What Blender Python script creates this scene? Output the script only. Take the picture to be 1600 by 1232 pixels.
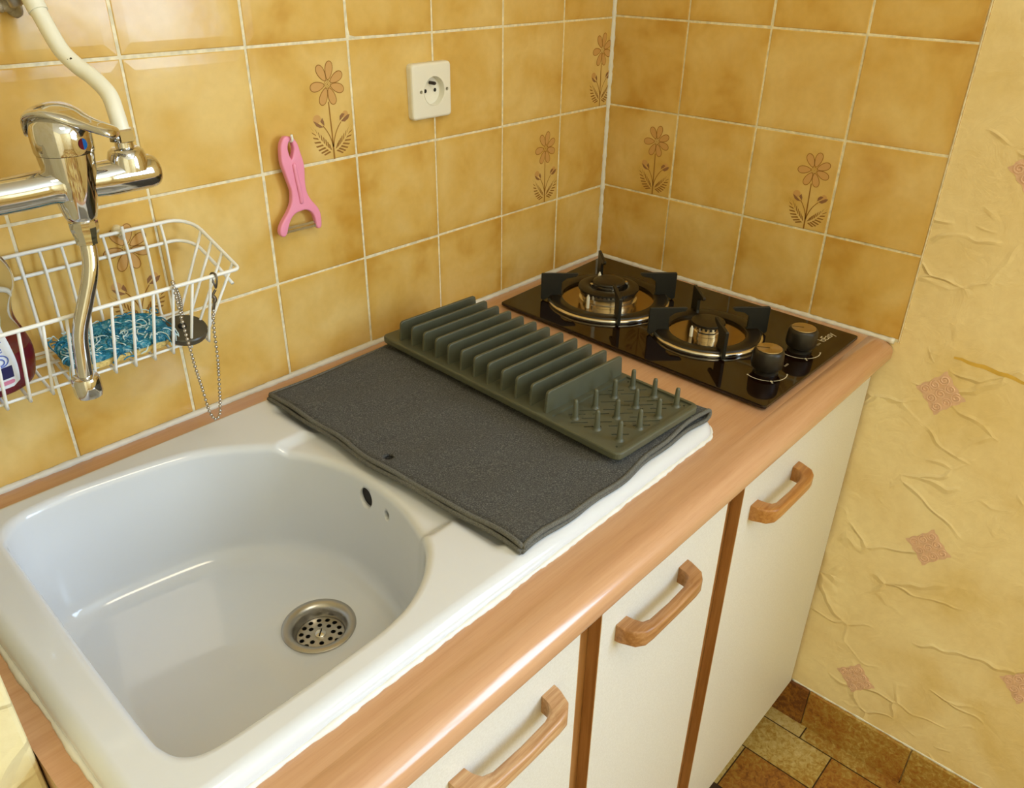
import bpy, bmesh, math, random
from mathutils import Vector, Matrix
random.seed(7)
R = math.radians
for o in list(bpy.data.objects): bpy.data.objects.remove(o)
S = bpy.context.scene
COL = S.collection

# ------------------------------------------------------------------ camera
cd = bpy.data.cameras.new('camera'); cam = bpy.data.objects.new('camera', cd); COL.objects.link(cam)
cd.sensor_width = 36.0; cd.sensor_fit = 'HORIZONTAL'; cd.lens = 36.0 * 1250.23 / 1600.0
cd.clip_start = 0.02
_r = Vector((0.67330716, -0.73924964, 0.01293979)); _d = Vector((-0.35374953, -0.33746382, -0.87234136)); _f = Vector((0.64924474, 0.58277624, -0.48872602))
M = Matrix((( _r.x, -_d.x, -_f.x), (_r.y, -_d.y, -_f.y), (_r.z, -_d.z, -_f.z))).to_4x4()
M.translation = Vector((-1.2887, -0.9259, 1.4517))
cam.matrix_world = M
S.camera = cam

# ------------------------------------------------------------------ world, light, exposure
S.view_settings.view_transform = 'Standard'; S.view_settings.look = 'None'
S.view_settings.gamma = 1.0; S.view_settings.use_curve_mapping = False
S.view_settings.exposure = -0.07
w = bpy.data.worlds.new('sky'); S.world = w; w.use_nodes = True
bg = w.node_tree.nodes['Background']; bg.inputs[0].default_value = (0.75, 0.87, 1.0, 1); bg.inputs[1].default_value = 2.0

def area(name, loc, target, sx, sy, power, color):
    l = bpy.data.lights.new(name, 'AREA'); l.shape = 'RECTANGLE'; l.size = sx; l.size_y = sy
    l.energy = power; l.color = color
    o = bpy.data.objects.new(name, l); COL.objects.link(o); o.location = loc
    o.rotation_euler = (Vector(target) - Vector(loc)).to_track_quat('-Z', 'Y').to_euler()
    return o
WIN = (-3.9, -1.55, 1.08, 2.3)       # window opening in the right wall, beyond the picture: y0, y1, z0, z1
YR = -4.1
area('daylight_window', (0.16, (WIN[0]+WIN[1])/2, (WIN[2]+WIN[3])/2), (0, (WIN[0]+WIN[1])/2, (WIN[2]+WIN[3])/2), WIN[1]-WIN[0], WIN[3]-WIN[2], 122, (0.545, 0.745, 1.0))
area('warm_fill_light', (-1.0, -1.3, 2.42), (-1.0, -1.3, 0), 0.4, 0.4, 7, (1.0, 0.84, 0.58))  # added fill light below the ceiling, imitates warm bounce in the room

# ------------------------------------------------------------------ helpers
def srgb(r, g, b):
    f = lambda c: (c/255/12.92 if c/255 <= 0.04045 else ((c/255+0.055)/1.055)**2.4)
    return (f(r), f(g), f(b), 1)

class NT:
    def __init__(s, name):
        s.m = bpy.data.materials.new(name); s.m.use_nodes = True
        s.t = s.m.node_tree; s.n = s.t.nodes; s.b = s.n['Principled BSDF']
    def new(s, typ, **kw):
        n = s.n.new(typ)
        for k, v in kw.items():
            if k.startswith('i_'):
                key = k[2:]
                n.inputs[int(key) if key.isdigit() else key].default_value = v
            else: setattr(n, k, v)
        return n
    def link(s, a, ao, b, bi): s.t.links.new(a.outputs[ao], b.inputs[bi])
    def coord(s, scale=(1, 1, 1), kind='Object', rot=(0, 0, 0)):
        c = s.new('ShaderNodeTexCoord'); mp = s.new('ShaderNodeMapping')
        mp.inputs['Scale'].default_value = scale; mp.inputs['Rotation'].default_value = rot
        s.link(c, kind, mp, 0); return mp
    def noise(s, vec, scale, detail=4, rough=0.5, dist=0.0):
        n = s.new('ShaderNodeTexNoise'); n.inputs['Scale'].default_value = scale; n.inputs['Detail'].default_value = detail
        n.inputs['Roughness'].default_value = rough; n.inputs['Distortion'].default_value = dist
        s.link(vec, 0, n, 'Vector'); return n
    def ramp(s, src, stops, out=0):
        r = s.new('ShaderNodeValToRGB'); e = r.color_ramp.elements
        while len(e) < len(stops): e.new(0.5)
        for i, (p, c) in enumerate(stops): e[i].position = p; e[i].color = c
        s.link(src, out, r, 0); return r
    def mix(s, a, b, fac=0.5, blend='MIX'):
        m = s.new('ShaderNodeMix', data_type='RGBA', blend_type=blend)
        for sock, v in ((m.inputs[0], fac), (m.inputs[6], a), (m.inputs[7], b)):
            if isinstance(v, tuple) and isinstance(v[0], bpy.types.Node): s.t.links.new(v[0].outputs[v[1]], sock)
            else: sock.default_value = v
        return m
    def bump(s, src, strength, dist, out=0, prev=None):
        b = s.new('ShaderNodeBump'); b.inputs['Strength'].default_value = strength; b.inputs['Distance'].default_value = dist
        s.link(src, out, b, 'Height')
        if prev: s.link(prev, 0, b, 'Normal')
        s.link(b, 0, s.b, 'Normal'); return b

def pbr(name, col, rough=0.5, metal=0.0, spec=0.5, coat=0.0, nscale=0, namt=0.06, bump=0.0):
    t = NT(name); b = t.b
    b.inputs['Base Color'].default_value = col; b.inputs['Roughness'].default_value = rough
    b.inputs['Metallic'].default_value = metal; b.inputs['Specular IOR Level'].default_value = spec
    b.inputs['Coat Weight'].default_value = coat
    if nscale:
        n = t.noise(t.coord(), nscale, 4)
        d = tuple(max(0, c*(1-namt*2)) for c in col[:3]) + (1,); l = tuple(min(1, c*(1+namt)) for c in col[:3]) + (1,)
        r = t.ramp(n, [(0.3, d), (0.7, l)]); t.link(r, 0, b, 'Base Color')
        if bump: t.bump(n, 0.6, bump)
    return t.m

def wpos(o):
    v = Vector((0, 0, 0))
    while o: v += o.location; o = o.parent
    return v
def link(name, me, mat, parent=None):
    o = bpy.data.objects.new(name, me); COL.objects.link(o)
    if parent: o.parent = parent
    for m in (mat if isinstance(mat, (list, tuple)) else [mat]): me.materials.append(m)
    return o
def mk(name, bm, mat, parent=None, smooth=False, auto=None, loc=None):
    """bmesh given in world coordinates -> one mesh object (child of parent)."""
    off = Vector(loc) if loc is not None else Vector((0, 0, 0))
    base = wpos(parent) if parent else Vector((0, 0, 0))
    bmesh.ops.translate(bm, verts=bm.verts, vec=-(base + off) if loc is None else -off)
    bmesh.ops.recalc_face_normals(bm, faces=bm.faces)
    me = bpy.data.meshes.new(name)
    if smooth:
        for f in bm.faces: f.smooth = True
        if auto:
            a = R(auto)
            for e in bm.edges:
                if len(e.link_faces) == 2 and e.calc_face_angle(0) > a: e.smooth = False
    bm.to_mesh(me); bm.free()
    o = link(name, me, mat, parent)
    if loc is not None: o.location = off - base
    return o
def tag(o, label=None, cat=None, group=None, kind=None):
    for k, v in (('label', label), ('category', cat), ('group', group), ('kind', kind)):
        if v: o[k] = v
    return o
def thing(name, loc, label, cat, group=None):
    o = bpy.data.objects.new(name, None); COL.objects.link(o); o.location = loc; o.empty_display_size = 0.02
    return tag(o, label, cat, group)
def struct(o): o['kind'] = 'structure'; return o

def box(bm, x0, x1, y0, y1, z0, z1, bev=0.0, seg=2, mi=0):
    r = bmesh.ops.create_cube(bm, size=1.0); vs = r['verts']
    for v in vs:
        v.co = Vector(((x0+x1)/2 + v.co.x*(x1-x0), (y0+y1)/2 + v.co.y*(y1-y0), (z0+z1)/2 + v.co.z*(z1-z0)))
    fs = list({f for v in vs for f in v.link_faces})
    for f in fs: f.material_index = mi
    if bev > 0:
        es = list({e for v in vs for e in v.link_edges})
        bmesh.ops.bevel(bm, geom=es, offset=bev, segments=seg, profile=0.5, affect='EDGES')
    return bm
def nbox(*a, **k): return box(bmesh.new(), *a, **k)
def prism(bm, pts, axis, a, b, bev=0.0, seg=2):
    """polygon pts (2D) extruded along axis from a to b. axis x:(y,z) y:(x,z) z:(x,y)"""
    def P(p, t): return {'x': (t, p[0], p[1]), 'y': (p[0], t, p[1]), 'z': (p[0], p[1], t)}[axis]
    v0 = [bm.verts.new(P(p, a)) for p in pts]; v1 = [bm.verts.new(P(p, b)) for p in pts]
    n = len(pts); fs = [bm.faces.new(v0), bm.faces.new(v1)]
    for i in range(n): fs.append(bm.faces.new((v0[i], v0[(i+1) % n], v1[(i+1) % n], v1[i])))
    if bev > 0:
        bmesh.ops.recalc_face_normals(bm, faces=fs)
        es = list({e for f in fs[:2] for e in f.edges})
        bmesh.ops.bevel(bm, geom=es, offset=bev, segments=seg, profile=0.5, affect='EDGES')
    return bm
def lathe(bm, prof, c, n=32, axis='z', mi=0, cap=True, sx=1.0, sy=1.0):
    """prof: list of (r, h). axis z up or 'x','y' direction."""
    rings = []
    for r, h in prof:
        ring = []
        for i in range(n):
            a = 2*math.pi*i/n; p, q = r*math.cos(a)*sx, r*math.sin(a)*sy
            co = {'z': (p, q, h), 'x': (h, p, q), 'y': (p, h, q)}[axis]
            ring.append(bm.verts.new(Vector(c) + Vector(co)))
        rings.append(ring)
    fs = []
    for a, b in zip(rings, rings[1:]):
        for i in range(n): fs.append(bm.faces.new((a[i], a[(i+1) % n], b[(i+1) % n], b[i])))
    if cap:
        if prof[0][0] > 1e-6: fs.append(bm.faces.new(rings[0][::-1]))
        if prof[-1][0] > 1e-6: fs.append(bm.faces.new(rings[-1]))
    for f in fs: f.material_index = mi
    return bm
def catmull(pts, k=8, closed=False):
    pts = [Vector(p) for p in pts]; n = len(pts); out = []
    rng = range(n) if closed else range(n-1)
    for i in rng:
        if closed: p0, p1, p2, p3 = pts[i-1], pts[i], pts[(i+1) % n], pts[(i+2) % n]
        else: p0, p1, p2, p3 = pts[max(i-1, 0)], pts[i], pts[i+1], pts[min(i+2, n-1)]
        for j in range(k):
            t = j/k
            out.append(0.5*((2*p1) + (p2-p0)*t + (2*p0-5*p1+4*p2-p3)*t*t + (3*p1-p0-3*p2+p3)*t**3))
    if not closed: out.append(pts[-1])
    return out
def tube(bm, path, rad, n=10, closed=False, mi=0, cap=True, sq=None):
    path = [Vector(p) for p in path]; m = len(path)
    rads = rad if isinstance(rad, (list, tuple)) else [rad]*m
    T = []
    for i in range(m):
        a = path[i-1] if (i > 0 or closed) else path[i]; b = path[(i+1) % m] if (i < m-1 or closed) else path[i]
        T.append((b-a).normalized())
    up = Vector((0, 0, 1)) if abs(T[0].z) < 0.9 else Vector((1, 0, 0))
    nrm = (up - T[0]*up.dot(T[0])).normalized(); rings = []
    for i in range(m):
        nrm = (nrm - T[i]*nrm.dot(T[i])).normalized(); bi = T[i].cross(nrm)
        rings.append([bm.verts.new(path[i] + (nrm*math.cos(2*math.pi*k/n) + bi*math.sin(2*math.pi*k/n)*(sq or 1))*rads[i]) for k in range(n)])
    fs = []
    pairs = list(zip(rings, rings[1:])) + ([(rings[-1], rings[0])] if closed else [])
    for a, b in pairs:
        if closed and a is rings[-1]:
            sh = min(range(n), key=lambda s: (a[0].co-b[s].co).length)
        else: sh = 0
        for k in range(n): fs.append(bm.faces.new((a[k], a[(k+1) % n], b[(k+1+sh) % n], b[(k+sh) % n])))
    if cap and not closed: fs += [bm.faces.new(rings[0][::-1]), bm.faces.new(rings[-1])]
    for f in fs: f.material_index = mi
    return bm
def poly(bm, pts, mi=0):
    f = bm.faces.new([bm.verts.new(p) for p in pts]); f.material_index = mi; return f
def ssm(a, b, x):
    t = min(1, max(0, (x-a)/(b-a))); return t*t*(3-2*t)
def evald(o):
    """apply modifiers without operators"""
    dg = bpy.context.evaluated_depsgraph_get(); dg.update()
    me = bpy.data.meshes.new_from_object(o.evaluated_get(dg)); o.modifiers.clear(); o.data = me; return o
def boolcut(o, cutters, solver='EXACT'):
    for c in cutters:
        m = o.modifiers.new('cut', 'BOOLEAN'); m.operation = 'DIFFERENCE'; m.object = c; m.solver = solver
    evald(o)
    for c in cutters: bpy.data.objects.remove(c)
    return o
def text_mesh(body, size, spacing=1.0):
    c = bpy.data.curves.new('t', 'FONT'); c.body = body; c.size = size; c.align_x = 'CENTER'; c.align_y = 'CENTER'; c.space_character = spacing
    c.extrude = 0.0; c.resolution_u = 3
    o = bpy.data.objects.new('t', c); COL.objects.link(o)
    dg = bpy.context.evaluated_depsgraph_get(); dg.update()
    me = bpy.data.meshes.new_from_object(o.evaluated_get(dg)); bpy.data.objects.remove(o); return me

# ------------------------------------------------------------------ materials
def tile_mat(name, light, mid, dark, rough=0.16):
    t = NT(name)
    c = t.coord()
    at = t.new('ShaderNodeAttribute', attribute_name='rnd')
    n1 = t.noise(c, 11, 3, 0.55, 0.3); n2 = t.noise(c, 90, 3, 0.6)
    uv = t.new('ShaderNodeUVMap'); sep = t.new('ShaderNodeSeparateXYZ'); t.link(uv, 0, sep, 0)
    def edge(sock):
        a = t.new('ShaderNodeMath', operation='SUBTRACT', i_1=0.5); t.link(sep, sock, a, 0)
        b = t.new('ShaderNodeMath', operation='ABSOLUTE'); t.link(a, 0, b, 0); return b
    mx = t.new('ShaderNodeMath', operation='MAXIMUM'); t.link(edge(0), 0, mx, 0); t.link(edge(1), 0, mx, 1)
    er = t.new('ShaderNodeMapRange', interpolation_type='SMOOTHSTEP'); er.inputs[1].default_value = 0.36; er.inputs[2].default_value = 0.52
    t.link(mx, 0, er, 0)
    add = t.new('ShaderNodeMath', operation='MULTIPLY_ADD', i_1=1.0); t.link(n1, 0, add, 0)
    sc = t.new('ShaderNodeMath', operation='MULTIPLY', i_1=-0.11); t.link(er, 0, sc, 0); t.link(sc, 0, add, 2)
    rr = t.new('ShaderNodeMath', operation='MULTIPLY_ADD', i_1=0.16, i_2=-0.08); t.link(at, 'Fac', rr, 0)
    ad2 = t.new('ShaderNodeMath', operation='ADD'); t.link(add, 0, ad2, 0); t.link(rr, 0, ad2, 1)
    r = t.ramp(ad2, [(0.16, dark), (0.42, mid), (0.68, light)])
    r2 = t.ramp(n2, [(0.35, (0.94, 0.94, 0.94, 1)), (0.65, (1, 1, 1, 1))])
    m = t.mix((r, 0), (r2, 0), 0.7, 'MULTIPLY'); t.link(m, 2, t.b, 'Base Color')
    t.b.inputs['Roughness'].default_value = rough; t.b.inputs['Specular IOR Level'].default_value = 0.45
    nb = t.noise(c, 22, 2); t.bump(nb, 0.12, 0.004)
    return t.m
M_tile = tile_mat('yellow_glazed_tile', srgb(230, 198, 128), srgb(219, 179, 98), srgb(198, 148, 58))
M_grout = pbr('cream_grout', srgb(236, 226, 196), 0.75, nscale=120, namt=0.12)
M_caulk = pbr('white_caulk', srgb(230, 227, 219), 0.45, nscale=60, namt=0.04)
M_fl_dark = pbr('flower_print_brown', srgb(150, 104, 46), 0.25)
M_fl_pet = pbr('flower_print_petal', srgb(208, 160, 96), 0.25)
M_fl_leaf = pbr('flower_print_leaf', srgb(150, 106, 52), 0.25)
M_fl_bud = pbr('flower_print_bud', srgb(146, 104, 70), 0.25)

def plaster(name, a, b, c, strength=0.8):
    t = NT(name); co = t.coord()
    n = t.noise(co, 5.5, 5, 0.55, 0.6); n2 = t.noise(co, 60, 4, 0.6)
    r = t.ramp(n, [(0.3, c), (0.5, b), (0.66, a)])
    r2 = t.ramp(n2, [(0.35, (0.95, 0.94, 0.92, 1)), (0.62, (1, 1, 1, 1))])
    m = t.mix((r, 0), (r2, 0), 0.8, 'MULTIPLY'); t.link(m, 2, t.b, 'Base Color')
    # trowel plaster: warped ridges where two smears meet
    wn = t.noise(co, 4, 3, 0.6)
    wv = t.new('ShaderNodeVectorMath', operation='MULTIPLY_ADD'); wv.inputs[1].default_value = (0.16, 0.16, 0.16)
    t.link(wn, 1, wv, 0); t.link(co, 0, wv, 2)
    st = t.new('ShaderNodeMapping'); st.inputs['Scale'].default_value = (1, 0.75, 1.35); st.inputs['Rotation'].default_value = (R(28), 0, 0)
    t.link(wv, 0, st, 0)
    vo = t.new('ShaderNodeTexVoronoi', feature='DISTANCE_TO_EDGE'); vo.inputs['Scale'].default_value = 9.5; t.link(st, 0, vo, 'Vector')
    rid = t.ramp(vo, [(0.0, (1, 1, 1, 1)), (0.05, (0.25, 0.25, 0.25, 1)), (0.18, (0, 0, 0, 1))])
    mk_ = t.noise(co, 9, 2); mr = t.ramp(mk_, [(0.47, (0, 0, 0, 1)), (0.6, (1, 1, 1, 1))])
    rm = t.mix((rid, 0), (mr, 0), 1.0, 'MULTIPLY')
    b1 = t.bump(rm, 0.75*strength, 0.006, out=2)
    n3 = t.noise(co, 24, 5, 0.6, 1.2); b2 = t.bump(n3, 0.35*strength, 0.006, prev=b1)
    b3 = t.bump(n2, 0.25*strength, 0.001, prev=b2)
    t.b.inputs['Roughness'].default_value = 0.75; t.b.inputs['Specular IOR Level'].default_value = 0.25
    return t.m
M_plaster = plaster('yellow_trowelled_plaster_paper', srgb(246, 226, 176), srgb(240, 217, 164), srgb(230, 202, 138))
M_plasterL = plaster('pale_trowelled_plaster_paper', srgb(230, 217, 174), srgb(224, 209, 160), srgb(214, 196, 138))
M_medal = pbr('pink_medallion_print', srgb(230, 190, 158), 0.7, nscale=70, namt=0.05)
M_medal2 = pbr('pink_medallion_relief', srgb(232, 194, 164), 0.7)
M_stain = pbr('ochre_streak', srgb(222, 180, 76), 0.7, nscale=50, namt=0.06)
M_ceil = pbr('white_ceiling', srgb(236, 230, 214), 0.9)

def wood(name, a, b, c, axis, rough=0.35, gs=1.0, fleck=.5):
    t = NT(name)
    sc = {'x': (1.2, 26, 26), 'z': (26, 26, 1.2)}[axis]
    co = t.coord(tuple(s*gs for s in sc)); n = t.noise(co, 3.0, 5, 0.6, 0.5)
    c2 = t.coord(tuple(s*gs*5 for s in sc)); n2 = t.noise(c2, 4.0, 2, 0.5)
    r = t.ramp(n, [(0.3, c), (0.5, b), (0.7, a)])
    r2 = t.ramp(n2, [(0.36, (0.86, 0.82, 0.78, 1)), (0.5, (1, 1, 1, 1))])
    m = t.mix((r, 0), (r2, 0), fleck, 'MULTIPLY'); t.link(m, 2, t.b, 'Base Color')
    t.b.inputs['Roughness'].default_value = rough; t.b.inputs['Specular IOR Level'].default_value = 0.45
    return t.m
M_beech = wood('beech_laminate', srgb(206, 162, 126), srgb(200, 154, 117), srgb(193, 145, 108), 'x', 0.22, 1.0, .3)
M_beech.node_tree.nodes['Principled BSDF'].inputs['Coat Weight'].default_value = .45
M_beech.node_tree.nodes['Principled BSDF'].inputs['Coat Roughness'].default_value = .10
M_stile = wood('brown_wood_edge', srgb(184, 136, 84), srgb(168, 118, 66), srgb(150, 100, 50), 'z', 0.4)
M_handA = wood('worn_pale_oak_handle', srgb(212, 176, 134), srgb(194, 150, 106), srgb(168, 120, 76), 'x', 0.35, 2.2)
M_handB = wood('oak_handle', srgb(190, 144, 98), srgb(168, 118, 70), srgb(142, 94, 50), 'x', 0.35, 2.2)
M_handC = wood('golden_oak_handle', srgb(198, 146, 86), srgb(182, 126, 66), srgb(160, 102, 48), 'x', 0.32, 2.2)
def doorm():
    t = NT('white_laminate_front'); c = t.coord((1, 1, 1)); n = t.noise(c, 420, 3)
    r = t.ramp(n, [(0.35, srgb(219, 215, 207)), (0.65, srgb(227, 224, 217))]); t.link(r, 0, t.b, 'Base Color')
    t.b.inputs['Roughness'].default_value = 0.45; t.bump(n, 0.12, 0.0008); return t.m
M_door = doorm()
M_dark = pbr('dark_plinth', srgb(70, 50, 34), 0.6)
M_body = pbr('cabinet_board', srgb(214, 206, 190), 0.6)

M_cer = pbr('white_ceramic', srgb(217, 219, 224), 0.10, spec=0.5, coat=0.2, nscale=6, namt=0.012)
M_chrome = pbr('chrome', (0.66, 0.65, 0.64, 1), 0.06, 1.0)
M_steel = pbr('brushed_steel', (0.50, 0.48, 0.44, 1), 0.32, 1.0)
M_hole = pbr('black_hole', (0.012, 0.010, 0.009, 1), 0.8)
M_wire = pbr('white_plastic_coating', srgb(240, 239, 236), 0.35)
M_white = pbr('white_plastic', srgb(238, 233, 218), 0.32)
M_pipe = pbr('cream_painted_pipe', srgb(238, 234, 214), 0.38, nscale=30, namt=0.02)
M_chip = pbr('paint_chip', srgb(58, 44, 30), 0.7)
M_dust = pbr('grey_dusty_plaster', srgb(176, 164, 142), 0.9, nscale=90, namt=0.2, bump=0.004)
M_pink = pbr('pink_plastic', srgb(242, 152, 186), 0.34)
M_blade = pbr('peeler_blade_steel', (0.62, 0.60, 0.57, 1), 0.22, 1.0)

def glassblack():
    t = NT('black_brown_hob_glass'); t.b.inputs['Base Color'].default_value = srgb(24, 10, 5)
    t.b.inputs['Roughness'].default_value = 0.05; t.b.inputs['Specular IOR Level'].default_value = 0.5; return t.m
M_glass = glassblack()
M_iron = pbr('black_cast_iron', srgb(26, 25, 20), 0.5, nscale=200, namt=0.1)
M_enam = pbr('black_enamel', srgb(30, 22, 12), 0.36)
M_ring = pbr('polished_trim', (0.78, 0.74, 0.66, 1), 0.16, 1.0)
M_dish = pbr('wall_reflection_tinted_steel', (0.36, 0.25, 0.11, 1), 0.14, 1.0)  # plain steel; amber of the reflected yellow wall is put into its colour
M_alu = pbr('burner_aluminium', (0.80, 0.77, 0.70, 1), 0.22, 1.0)
M_knob = pbr('black_knob', srgb(28, 22, 14), 0.38)
def knobtop():
    t = NT('brushed_bronze_disc'); t.b.inputs['Base Color'].default_value = (0.55, 0.44, 0.28, 1); t.b.inputs['Metallic'].default_value = 1
    t.b.inputs['Roughness'].default_value = 0.3; t.b.inputs['Anisotropic'].default_value = 0.9
    tg = t.new('ShaderNodeTangent', direction_type='RADIAL', axis='Z'); t.link(tg, 0, t.b, 'Tangent'); return t.m
M_ktop = knobtop()
M_print = pbr('pale_print', srgb(216, 206, 180), 0.5)
M_sil = pbr('dark_green_grey_silicone', srgb(84, 86, 70), 0.42, nscale=40, namt=0.04)
M_silslot = pbr('silicone_slot_shadow_grey', srgb(60, 62, 50), 0.5)
def matm():
    t = NT('dark_grey_towelling'); c = t.coord()
    n = t.noise(c, 620, 3, 0.75); n2 = t.noise(c, 1800, 2, 0.7); n3 = t.noise(c, 9, 3)
    r = t.ramp(n, [(0.34, srgb(56, 55, 53)), (0.52, srgb(80, 79, 77)), (0.69, srgb(136, 134, 128))])
    r3 = t.ramp(n3, [(0.3, (0.9, 0.9, 0.9, 1)), (0.7, (1, 1, 1, 1))])
    m = t.mix((r, 0), (r3, 0), 1.0, 'MULTIPLY'); t.link(m, 2, t.b, 'Base Color')
    b = t.bump(n, 0.9, 0.0025); t.bump(n2, 0.5, 0.001, prev=b); t.b.inputs['Roughness'].default_value = 0.95
    t.b.inputs['Specular IOR Level'].default_value = 0.15; t.b.inputs['Sheen Weight'].default_value = 0.15
    return t.m
M_mat = matm()
M_stitch = pbr('grey_overlock_stitching', srgb(108, 107, 101), 0.9, nscale=900, namt=0.25, bump=0.002)
def scourm():
    t = NT('blue_scouring_fleece'); c = t.coord()
    n = t.noise(c, 95, 5, 0.62, 2.2); n2 = t.noise(c, 300, 4, 0.7)
    r = t.ramp(n, [(0.30, srgb(14, 88, 120)), (0.47, srgb(36, 142, 178)), (0.55, srgb(92, 182, 204)), (0.64, srgb(196, 222, 226))])
    r2 = t.ramp(n2, [(0.35, (0.7, 0.75, 0.8, 1)), (0.6, (1, 1, 1, 1))])
    m = t.mix((r, 0), (r2, 0), 0.8, 'MULTIPLY'); t.link(m, 2, t.b, 'Base Color'); t.b.inputs['Roughness'].default_value = 0.85
    b = t.bump(n, 1.0, 0.006); t.bump(n2, 0.8, 0.003, prev=b); return t.m
M_scour = scourm()
M_fibre = pbr('pale_scouring_fibre', srgb(206, 226, 226), 0.8)
M_fibre2 = pbr('teal_scouring_fibre', srgb(28, 120, 156), 0.8)
M_foam = pbr('yellow_sponge_foam', srgb(236, 206, 128), 0.9, nscale=260, namt=0.18, bump=0.004)
M_plug = pbr('grey_rubber_plug', srgb(72, 66, 52), 0.35, nscale=30, namt=0.05)
M_chain = pbr('ball_chain_metal', (0.52, 0.49, 0.45, 1), 0.25, 1.0)
def bottlem():
    t = NT('clear_bottle_plastic'); t.b.inputs['Base Color'].default_value = (0.93, 0.94, 0.92, 1)
    t.b.inputs['Transmission Weight'].default_value = 1.0; t.b.inputs['Roughness'].default_value = 0.06; t.b.inputs['IOR'].default_value = 1.15; return t.m
M_bottle = bottlem()
M_soap = pbr('dark_red_soap', srgb(126, 14, 40), 0.12, spec=0.5)
M_label = pbr('white_label', srgb(232, 236, 244), 0.4)
M_navy = pbr('navy_print', srgb(32, 30, 84), 0.4)
M_blue = pbr('blue_print', srgb(70, 98, 190), 0.4)
M_redp = pbr('pink_print', srgb(214, 130, 160), 0.4)
M_red = pbr('red_dot', srgb(120, 24, 40), 0.25)
M_bluedot = pbr('blue_dot', srgb(20, 120, 210), 0.25)

# ------------------------------------------------------------------ room shell
ZW = 0.90; T = 0.15; ZC = ZW + 0.9505*T
bcols = [0.0, 0.1397] + [0.1397 + T*k for k in range(1, 8)]           # distance left of the corner
rcols = [0.0, 0.1534, 0.3034, 0.4534, 0.606]                          # distance from the corner along the right wall
rows = [ZW + 0.004] + [ZC + T*k for k in range(0, 6)]
GR = 0.0015                                                            # half grout width

def ctr(c, r, a, n, ax, az):
    return [(c[0] + math.cos(a+2*math.pi*i/n)*ax, c[1] + math.sin(a+2*math.pi*i/n)*az) for i in range(n)]
def flower_shapes():
    """list of (layer, material index, polygon) in tile units (0..1)"""
    out = []
    c = Vector((0.741, 0.655))
    for deg, L in ((77, .180), (120, .172), (186, .172), (244, .175), (289, .172), (340, .170), (26, .172)):
        d = Vector((math.cos(R(deg)), math.sin(R(deg)))); n = Vector((-d.y, d.x))
        def pet(grow):
            pts = []
            for i in range(26):
                a = 2*math.pi*i/26; u = math.cos(a); v = math.sin(a)
                wd = 0.046*(0.80 + 0.22*u) + grow
                p = c + d*(0.108*L/.175*1.02 + (0.074*L/.175 + grow)*u) + n*v*wd
                pts.append((p.x, p.y))
            return pts
        out.append((1, 1, pet(0.004))); out.append((2, 2, pet(-0.003)))
    for i in range(16):
        a = 2*math.pi*i/16; out.append((2, 1, ctr((c.x+0.032*math.cos(a), c.y+0.032*math.sin(a)), 0, a, 6, .0045, .0045)))
    for i in range(9):
        a = 2*math.pi*i/9; out.append((2, 1, ctr((c.x+0.018*math.cos(a), c.y+0.018*math.sin(a)), 0, a, 6, .004, .004)))
    out.append((2, 1, ctr((c.x, c.y), 0, 0, 8, .006, .006)))
    def stroke(pts, w0, w1, mi=1, layer=1):
        pts = [Vector(p) for p in pts]; l = []; r = []
        for i, p in enumerate(pts):
            d = (pts[min(i+1, len(pts)-1)] - pts[max(i-1, 0)]).normalized(); n = Vector((-d.y, d.x)); wd = w0 + (w1-w0)*i/(len(pts)-1)
            l.append(p+n*wd); r.append(p-n*wd)
        for i in range(len(pts)-1): out.append((layer, mi, [tuple(q) for q in (l[i], r[i], r[i+1], l[i+1])]))
    def bez(a, b, c_, n=8): return [tuple(Vector(a)*(1-t)**2 + Vector(b)*2*t*(1-t) + Vector(c_)*t*t) for t in [i/n for i in range(n+1)]]
    stroke([(0.737, .51), (0.740, .38), (.744, .25), (.747, .012)], 0.0055, 0.008)
    stroke(bez((.745, .12), (.735, .22), (.655, .315)), .005, .004)
    stroke(bez((.750, .12), (.765, .24), (.852, .325)), .005, .004)
    # buds
    out.append((1, 2, ctr((.598, .378), 0, 0, 18, .042, .036)))
    out.append((2, 4, [(.556, .366), (.58, .356), (.612, .336), (.660, .302), (.618, .302), (.585, .320)]))
    out.append((2, 4, [(.630, .352), (.652, .384), (.668, .35), (.670, .312), (.650, .33)]))
    out.append((1, 2, ctr((.905, .385), 0, 0, 18, .032, .032)))
    out.append((2, 4, [(.838, .336), (.842, .375), (.868, .398), (.900, .390), (.874, .362)]))
    out.append((2, 4, [(.850, .330), (.895, .322), (.935, .345), (.955, .380), (.925, .378), (.88, .352)]))
    # fern leaves: two rows of dashes
    def fern(base, bend, tip, sgn):
        sp = [Vector(p) for p in bez(base, bend, tip, 9)]
        for i in range(1, 9):
            p = sp[i]; d = (sp[i+1]-sp[i-1]).normalized(); n = Vector((-d.y, d.x))*sgn
            L = 0.062*math.sin(math.pi*min(1, (0.25+i/10.5)))+0.012
            for side in (1, -1):
                s = p + n*side*0.009; q = p + n*side*L*(1.0 if side > 0 else 0.62) + d*0.042
                tn = d*0.0105
                out.append((1, 3, [tuple(v) for v in (s-tn, s+tn, q+tn*0.8, q-tn*0.8)]))
    fern((.738, .075), (.63, .14), (.535, .325), 1)
    fern((.757, .085), (.86, .12), (.962, .29), -1)
    return out
FL = flower_shapes()

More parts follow.
